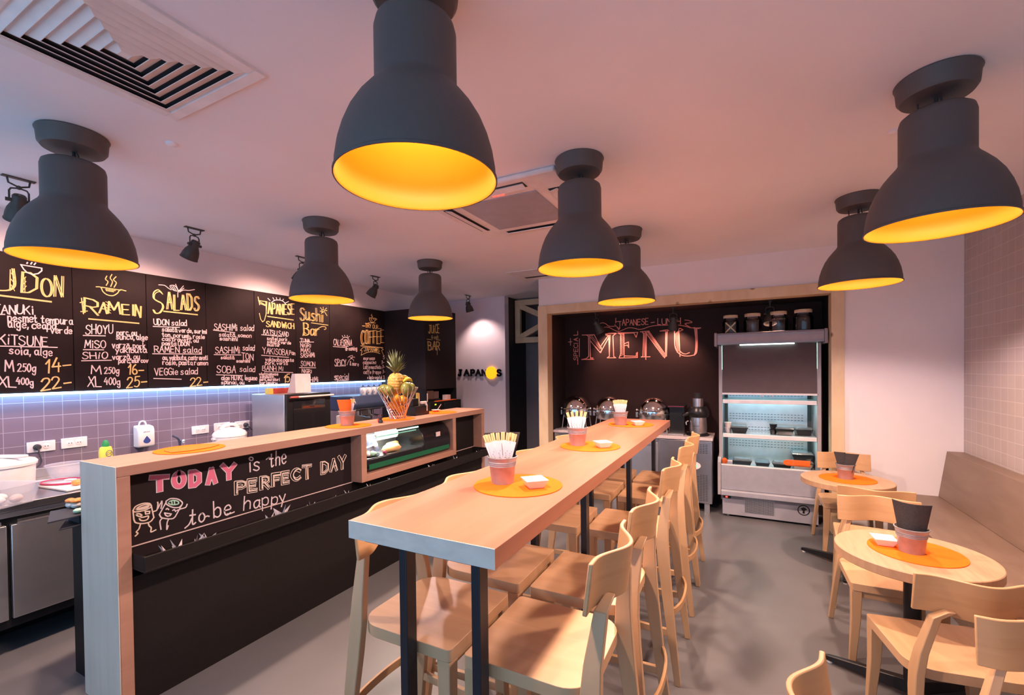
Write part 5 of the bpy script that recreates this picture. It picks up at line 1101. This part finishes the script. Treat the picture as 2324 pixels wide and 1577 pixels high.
c = W(1573, 1056, y=PY-.006); cpn = MB().lathe([(.001, 0), (.085, 0), (.085, .006), (.001, .006)], 32, sy=.52).xform(Matrix.Translation((c.x-.01, PY-.0045, c.z)) @ Matrix.Rotation(pi/2, 4, 'X')).build('control_panel', 'white_plastic'); keep_world(cpn, t)
for dx, w_, m_ in ((-.045, .055, 'led_display_blue'), (.028, .018, 'led_button_green')):
    o = MB().cbox((c.x+dx, PY-.0115, c.z-.004), (w_, .002, .020)).build('display', m_); o.parent = cpn
o = MB().cbox((c.x-.035, PY-.0130, c.z-.004), (.012, .001, .016)).build('display_digit', 'led_display_white'); o.parent = cpn
mb = MB()
for k in range(6): mb.ribbon([(c.x-.02+k*.008, PY-.0108, c.z+.020), (c.x-.016+k*.008, PY-.0108, c.z+.026)], .003, (0,-1,0))
o = mb.flat('printed_mark', 'ink_blue'); o.parent = cpn
for x in (PX0+.08, -1.3, -.75, PX1-.06): keep_world(MB().box((x-.025, PY+.01, 0), (x+.025, PY+.06, .099)).build('foot', 'steel_soft'), t)
# plinth in front of the vent unit's right foot
CHG = 'round steel chafing dishes in the alcove'
def chafer(px, lab, first=None):
    x = W(px, 935, y=5.25).x; loc = (x, 5.26, PZ)
    if first is not None: return dup(first, loc, 0, lab)
    zr = W(1480, 937, y=5.25).z-PZ
    t = thing('chafing_dish', lab, 'chafing dish', loc, 0, CHG)
    mb = MB()
    for a in (.6, 2.54, 3.74, 5.68): mb.tube([(.19*cos(a), .17*sin(a), 0), (.165*cos(a), .15*sin(a), zr-.05)], .007, 8)
    mb.build('stand', 'steel', t)
    MB().lathe([(.001, zr-.085), (.145, zr-.085), (.16, zr-.07), (.165, zr-.012), (.185, zr-.010), (.185, zr-.004), (.001, zr-.004)], 40).build('pan', 'steel', t)
    MB().lathe([(.001, .02), (.05, .02), (.05, .055), (.001, .055)], 20).build('burner', 'steel_soft', t)
    R_ = .178; MB().lathe([(R_+.004, zr-.0035), (R_+.004, zr+.004)]+[(max(R_*cos(radians(a)), .001), zr+.004+R_*1.05*sin(radians(a))) for a in range(0, 91, 6)], 44).build('dome_lid', 'chrome', t)
    MB().tube(catmull([(-.09, -R_*.92, zr+.03), (-.08, -R_*1.12, zr+.035), (.08, -R_*1.12, zr+.035), (.09, -R_*.92, zr+.03)], 4), .006, 8).build('handle', 'chrome', t)
    for s in (-1, 1): MB().cyl((s*.186, -.03, zr-.05), .016, .055, 16).ball((s*.186, -.03, zr+.03), .014, 12).build('bracket', 'steel', t)
    return t
c1 = chafer(1308, 'left of the three round steel chafing dishes in the alcove'); chafer(1384, 'middle of the three round steel chafing dishes, behind the far chopstick bucket', c1); chafer(1484, 'right of the three round steel chafing dishes, beside the juicer', c1)
# card stand at the left
b = W(1262, 978, y=5.15); t = thing('card_stand', 'thin steel card stand at the left end of the prep counter', 'stand', (b.x, 5.15, PZ)); MB().lathe([(.001, 0), (.03, 0), (.03, .004), (.001, .006)], 20).tube([(0, 0, .004), (0, 0, .21)], .0025, 6).build('stem', 'steel', t)
# juicer and dark dispenser
b = W(1584, 990, y=5.22); t = thing('juicer', 'steel and black upright juicer on the right end of the prep counter', 'juicer', (b.x, 5.22, PZ))
z = lambda py: W(1584, py, y=5.22).z-PZ
MB().lathe([(.001, 0), (.115, 0), (.115, .012), (.09, z(981)), (.001, z(981))], 32).build('base', 'machine_black', t)
MB().lathe([(.001, z(981)+.0005), (.088, z(981)+.0005), (.092, z(970)), (.086, z(946)), (.001, z(946))], 32).build('motor_body', 'steel', t)
MB().lathe([(.001, z(946)+.0005), (.100, z(946)+.0005), (.112, z(940)), (.112, z(932)), (.085, z(922)), (.001, z(922))], 32).tube([(-.09, -.05, z(938)), (-.15, -.07, z(943))], .02, 12).build('bowl', 'machine_black', t)
MB().cyl((0, 0, z(922)+.0005), .056, z(904)-z(922), 24).build('feed_chute', 'steel', t); MB().lathe([(.001, z(904)+.0005), (.034, z(904)+.0005), (.034, z(896)), (.04, z(892)), (.001, z(891))], 20).build('pusher', 'rubber', t)
mb = MB()
for k in range(9): mb.ribbon([(-.04+k*.007, -.0925, z(966)+(.004 if k % 2 else 0)), (-.036+k*.007, -.0925, z(966)+.010)], .0025, (0,-1,0))
mb.flat('printed_mark', 'machine_black', t)
MB().tube(catmull([(-.095, -.03, z(955)), (-.115, -.05, z(958)), (-.112, -.055, z(964))], 4), .008, 8).build('spout', 'steel', t)
b = W(1536, 990, y=5.22); t = thing('drink_dispenser', 'black boxy dispenser between the right chafing dish and the juicer', 'dispenser', (b.x, 5.24, PZ)); zt = z(921)
MB().box((-.075, -.04, 0), (.085, .16, zt-.02)).build('housing', 'machine_black', t, bevel=.006); MB().box((-.08, -.13, zt-.0195), (.09, .165, zt)).build('top_cover', 'black_metal', t, bevel=.004); MB().box((-.075, -.15, 0), (.085, -.0405, .02)).build('drip_tray', 'steel_soft', t, bevel=.003); MB().box((-.08, -.132, zt-.006), (.09, -.1305, zt-.001)).build('trim_edge', 'lid_red', t)

# ================================================================ DISPLAY FRIDGE
FY = 5.03; FX0, FX1 = -.215, .665
fz = lambda py, px=1740, y=FY: W(px, py, y=y).z
t = thing('display_fridge', 'tall grey open front display fridge with a half drawn dark blind', 'fridge', (.225, 5.25, 0)); K_ = lambda o: keep_world(o, t)
K_(MB().box((FX0, 5.45, .06), (FX1, 5.472, 1.80)).box((FX0, FY+.06, .30), (FX0+.03, 5.45, 1.745)).box((FX1-.03, FY+.06, .30), (FX1, 5.45, 1.745)).box((FX0+.04, FY+.05, .06), (FX1-.04, 5.45, .28)).build('cabinet_body', 'fridge_grey'))
K_(MB().box((FX0+.031, 5.425, .50), (FX1-.031, 5.449, 1.745)).build('back_panel', 'fridge_liner'))
mb = MB()
for zc, rows_ in ((1.215, 1), (1.02, 3), (.88, 3), (.73, 3)):
    for r_ in range(rows_):
        for k in range(23): mb.cbox((FX0+.10+k*.030, 5.4245, zc-r_*.027), (.018, .002, .005))
K_(mb.build('perforation', 'slot_dark'))
for x in (FX0+.04, FX1-.075): K_(MB().box((x, 5.395, .50), (x+.035, 5.424, 1.745)).build('rail', 'rubber'))
can = [(FY-.03, 1.752), (5.46, 1.752), (5.46, 1.868), (FY-.01, 1.868), (FY-.03, 1.85)]
K_(MB().prism(can, -.225, .68, 'x').build('canopy', 'fridge_light', bevel=.004)); 
for x in (-.252, .6805): K_(MB().prism([(FY-.04, 1.735), (5.46, 1.735), (5.46, 1.876), (FY-.02, 1.876), (FY-.04, 1.855)], x, x+.0265, 'x').build('canopy_end', 'fridge_grey', bevel=.008))
K_(MB().prism([(FY-.036, 1.775), (FY-.030, 1.775), (FY-.030, 1.825), (FY-.036, 1.825)], -.22, .675, 'x').build('canopy_strip', 'fridge_grey'))
bz = fz(895, y=FY+.06); K_(MB().box((FX0+.032, FY+.068, bz+.012), (FX1-.032, FY+.072, 1.751)).build('night_blind', 'blind_grey')); br_ = MB().box((FX0+.025, FY+.060, bz-.006), (FX1-.025, FY+.080, bz+.012)).build('blind_rail', 'white_plastic'); K_(br_)
for x in (.17, .26): K_(MB().box((x, FY+.062, bz-.030), (x+.014, FY+.068, bz-.0065)).build('blind_hook', 'fridge_grey'))
K_(MB().box((-.02, FY+.050, 1.742), (.45, FY+.060, 1.7515)).build('light_tube', 'led_shelf'))
for x in (FX0+.0305, FX1-.0365): K_(MB().box((x, FY+.075, 1.50), (x+.006, FY+.10, 1.745)).build('side_light', 'led_green'))
SZ = []
for py in (913, 993):
    zc = fz(py, 1750, FY+.08); SZ.append(zc+.022); s_ = MB().box((FX0+.034, FY+.09, zc+.008), (FX1-.034, 5.39, zc+.021)).build('shelf', 'fridge_liner'); K_(s_)
    K_(MB().box((FX0+.034, FY+.075, zc-.018), (FX1-.034, FY+.089, zc+.021)).build('price_rail', 'white_plastic', bevel=.003)); K_(MB().box((FX0+.05, FY+.10, zc+.001), (FX1-.05, FY+.115, zc+.0078)).build('light_tube', 'led_shelf'))
K_(MB().box((-.02, FY+.072, SZ[0]-.034), (.075, FY+.0748, SZ[0]-.012)).build('price_tag', 'paper_white'))
WZ0 = .50; K_(MB().box((FX0+.031, FY+.03, .42), (FX1-.031, 5.424, WZ0)).build('well_floor', 'fridge_liner'))
lz = fz(1055, 1633, FY-.02)
K_(MB().prism([(FY-.025, .285), (FY+.059, .285), (FY+.059, .42), (FY+.028, .42), (FY+.028, lz-.01), (FY-.025, lz)], FX0+.02, FX1-.02, 'x').build('front_panel', 'fridge_light', bevel=.004))
K_(MB().box((FX0+.022, FY-.027, lz+.0005), (FX1-.022, FY+.02, lz+.012)).build('front_ledge', 'white_plastic', bevel=.003)); K_(MB().box((FX0+.03, FY-.004, lz+.0125), (FX1-.03, FY+.001, lz+.095)).build('front_glass', 'glass'))
for x in (FX0-.012, FX1-.0195): K_(MB().prism([(FY-.04, .225), (FY+.40, .225), (FY+.40, .60), (FY+.02, .60), (FY-.03, .56)], x, x+.0315, 'x').build('end_panel', 'fridge_grey', bevel=.006))
K_(MB().prism([(FY-.055, .228), (FY+.03, .228), (FY+.03, .284), (FY-.045, .284), (FY-.055, .272)], FX0+.02, FX1-.02, 'x').build('bumper', 'fridge_light', bevel=.004))
kick = K_(MB().box((FX0+.03, FY+.012, .022), (FX1-.03, FY+.048, .2275)).build('kick_panel', 'fridge_light', bevel=.002))
g0, g1 = W(1690, 1125, y=FY+.01), W(1757, 1170, y=FY+.01)
gr = MB().box((g0.x, FY+.0105, g1.z), (g1.x, FY+.0118, g0.z)).build('grille', 'slot_dark'); gr.parent = kick; mb = MB()
k = g0.x
while k < g1.x: mb.box((k, FY+.0085, g1.z), (k+.0035, FY+.0103, g0.z)); k += .009
k = g1.z
while k < g0.z: mb.box((g0.x, FY+.0070, k), (g1.x, FY+.0084, k+.003)); k += .009
o = mb.build('mesh_bars', 'steel_soft'); o.parent = kick
for px in (1645, 1655):
    p = W(px, 1117, y=FY); o = MB().ball((p.x, FY+.010, p.z-.012), .010, 12).build('switch', 'led_red'); o.parent = kick
p = W(1650, 1126, y=FY); o = MB().cbox((p.x, FY+.011, p.z-.008), (.07, .004, .028)).build('display', 'machine_black'); o.parent = kick; o2 = MB().cbox((p.x-.004, FY+.0085, p.z-.008), (.018, .001, .014)).build('display_digit', 'led_red'); o2.parent = kick
p = W(1824, 1158, y=FY+.012); mb = MB(); R_ = .046
mb.ribbon([(p.x+R_*cos(2*pi*i/36), FY+.0112, p.z+R_*sin(2*pi*i/36)) for i in range(37)], .009, (0,-1,0))
mb.prism([(p.x+.022*cos(a*pi/8)+(.004*cos(a*2.1)), p.z+.012+.016*sin(a*pi/8)) for a in range(16)], FY+.0105, FY+.0117, 'y').prism([(p.x-.010, p.z-.030), (p.x+.010, p.z-.030), (p.x+.006, p.z+.0), (p.x-.006, p.z+.0)], FY+.0105, FY+.0117, 'y')
o = mb.build('emblem', 'machine_black', smooth=0); o.parent = kick
pl = W(1806, 1136, y=FY+.012); mb = MB(); mb.box((pl.x-.035, FY+.0108, pl.z-.004), (pl.x+.09, FY+.0117, pl.z+.003)); o = mb.build('nameplate', 'slot_dark'); o.parent = kick
for x in (FX0+.08, FX1-.08): K_(MB().cyl((x, FY+.06, 0), .018, .06, 12).build('foot', 'steel_soft'))
fl = add_light('fridge_light', 'AREA', 2.0, (.55, 1.0, .95), (.22, FY+.20, 1.70), None, (0, .15, -1)); fl.data.shape = 'RECTANGLE'; fl.data.size = .75; fl.data.size_y = .05
for zc in SZ:
    fl = add_light('shelf_light', 'AREA', 1.1, (.60, 1.0, .96), (.22, FY+.13, zc-.030), None, (0, .5, -1)); fl.data.shape = 'RECTANGLE'; fl.data.size = .75; fl.data.size_y = .03
# food boxes in the fridge
def tray_box(x, y, z, w, d, h, lab, lid='lid_clear', rz=0):
    t = thing('food_box', lab, 'food box', (x, y, z), rz, 'black lidded food boxes in the display fridge')
    q = lambda a, b, zz: [(-a, -b, zz), (a, -b, zz), (a, b, zz), (-a, b, zz)]
    MB().loft([q(w*.36, d*.36, 0), q(w*.47, d*.47, h*.66), q(w*.5, d*.5, h*.68), q(w*.5, d*.5, h*.72)]).build('tray', 'tray_black', t, bevel=.004, smooth=30)
    MB().loft([q(w*.49, d*.49, h*.725), q(w*.47, d*.47, h*.80), q(w*.40, d*.40, h), ]).build('lid', lid, t, bevel=.004, smooth=30)
def fx(px, py, y): return W(px, py, y=y).x
s2 = SZ[1]+.0005; w0 = WZ0+.0005; y2 = FY+.19; yw = FY+.15
tray_box(fx(1678, 980, y2), y2, s2, .165, .13, .075, 'black food box alone on the left of the middle fridge shelf')
tray_box(fx(1780, 984, y2), y2, s2, .165, .13, .085, 'black food box right of the stacked cups on the middle fridge shelf')
tray_box(fx(1822, 986, y2+.02), y2+.03, s2, .15, .13, .080, 'black food box at the right end of the middle fridge shelf', rz=.15)
tray_box(fx(1685, 1050, yw), yw, w0, .175, .12, .085, 'black food box with noodles in the left of the fridge well')
tray_box(fx(1730, 1052, yw), yw, w0, .135, .12, .080, 'black food box with a pale lid in the middle of the fridge well', 'glass_smoked')
tray_box(.345, yw-.03, w0, .165, .12, .085, 'black food box behind the orange card in the fridge well')
tray_box(.530, yw+.12, w0, .19, .15, .085, 'lower of two big black food boxes at the right of the fridge well')
tray_box(.530, yw+.12, w0+.0855, .19, .15, .085, 'upper of two big black food boxes at the right of the fridge well')
tray_box(-.120, yw+.05, w0, .11, .12, .075, 'black food box at the far left of the fridge well', 'glass_smoked')
def cup(x, y, z, m_, lab):
    o = MB().lathe([(.001, 0), (.026, 0), (.034, .045), (.036, .046), (.036, .050), (.001, .052)], 20).build('sauce_cup', m_, loc=(x, y, z)); tag(o, lab, 'cup', 'small lidded cups in the display fridge')
for px, m1, m2, nm in ((1755, 'tray_black', 'tray_black', 'dark'), (1652, 'stone_top', 'cardboard_pink', 'pale')):
    x = fx(px, 980, y2); cup(x, y2, s2, m1, 'lower %s lidded cup on the middle fridge shelf' % nm); cup(x, y2, s2+.0525, m2, 'upper %s lidded cup on the middle fridge shelf' % nm)
p0, p1 = W(1777, 1050, y=FY+.05), W(1839, 1050, y=FY+.05); h_ = .030; cx_ = (p0.x+p1.x)/2; w_ = (p1.x-p0.x)/2
pts = [(-w_+.03*(1-cos(pi*i/10-pi/2+0))*0-0, 0) for i in range(0)]
pts = [(w_, -h_), (w_, h_)]+[(-w_+.045-.045*sin(pi*i/8), h_*cos(pi*i/8)) for i in range(9)]
o = MB().prism(pts, -.002, .002, 'y').build('price_card', 'orange_paper', loc=(cx_, FY+.052, p0.z+.004)); tag(o, 'bright orange tongue shaped card standing in the fridge well', 'card')
p0 = W(1634, 1045, y=FY+.05); o = MB().prism([(0.028*cos(2*pi*i/20), .032*sin(2*pi*i/20)) for i in range(20)], -.002, .002, 'y').build('price_card', 'orange_paper', loc=(FX0+.05, FY+.055, p0.z)); tag(o, 'small round orange card at the left end of the fridge well', 'card')
p0 = W(1655, 1050, y=FY+.06); o = MB().box((-.03, 0, 0), (.03, .002, .07)).build('price_card', 'paper_white', loc=(p0.x, FY+.06, w0)); tag(o, 'pale rectangular card at the left of the fridge well', 'card')
# jars on the fridge
JZ = 1.8765
def jar(px, w_, h_, lab):
    x = W(px, 748, y=5.16).x; t = thing('glass_jar', lab, 'jar', (x, 5.16, 1.8685), 0, 'glass jars on the display fridge'); r_ = w_/2
    MB().shell([(r_*.92, 0), (r_, .008), (r_, h_*.62), (r_*.92, h_*.70), (r_*.80, h_*.74), (r_*.80, h_*.86)], .003, 32).build('jar_body', 'glass', t)
    MB().lathe([(.001, h_*.862), (r_*.86, h_*.862), (r_*.88, h_*.87), (r_*.88, h_*.97), (r_*.84, h_), (.001, h_)], 32).build('lid', 'pine', t)
    MB().lathe([(r_*.83, h_*.845), (r_*.85, h_*.845), (r_*.85, h_*.858), (r_*.83, h_*.858)], 32).build('seal_ring', 'paper_white', t); return t
jar(1658, .155, .19, 'leftmost glass jar on the fridge, holding crossed sticks'); jar(1708, .165, .195, 'second glass jar from the left on the fridge'); jar(1767, .165, .20, 'third glass jar on the fridge, behind the small spotlight'); jar(1823, .170, .205, 'rightmost glass jar on the fridge')
x = W(1658, 748, y=5.16).x
for s in (-1, 1):
    a = Vector((x-s*.055, 5.16+s*.008, 1.8765)); b = Vector((x+s*.045, 5.16+s*.008, 1.985)); d = b-a
    o = MB().obox((a+b)/2, (d, (0,1,0), d.cross(Vector((0,1,0)))), (d.length, .008, .012)).build('wooden_stick', 'chopstick_wood'); tag(o, 'pale stick leaning %s inside the leftmost jar' % ('right' if s > 0 else 'left'), 'stick', 'sticks crossed in the leftmost jar')

# ================================================================ DAYLIGHT, WORLD, VIEW
w = bpy.data.worlds.new('world'); SC.world = w; w.use_nodes = True
bg = w.node_tree.nodes['Background']; bg.inputs['Color'].default_value = (.42, .66, 1.0, 1); bg.inputs['Strength'].default_value = .3
al = bpy.data.lights.new('window_daylight', 'AREA'); al.shape = 'RECTANGLE'; al.size = XR-XL-.2; al.size_y = 2.1; al.energy = 40; al.color = (.34, .63, .96)
ao = bpy.data.objects.new('window_daylight', al); C.objects.link(ao); ao.location = ((XL+XR)/2, YF-.25, 1.3); ao.rotation_euler = (radians(90), 0, 0)
SC.view_settings.view_transform = 'Standard'; SC.view_settings.look = 'None'; SC.view_settings.gamma = 1; SC.view_settings.exposure = .70
SC.view_settings.use_curve_mapping = False
cy_ = SC.cycles; cy_.use_denoising = True; cy_.max_bounces = 10; cy_.diffuse_bounces = 6; cy_.glossy_bounces = 4; cy_.transmission_bounces = 6; cy_.transparent_max_bounces = 12
cy_.caustics_reflective = False; cy_.caustics_refractive = False; cy_.sample_clamp_indirect = 6; cy_.use_light_tree = True
try: cy_.denoiser = 'OPENIMAGEDENOISE'
except Exception: pass
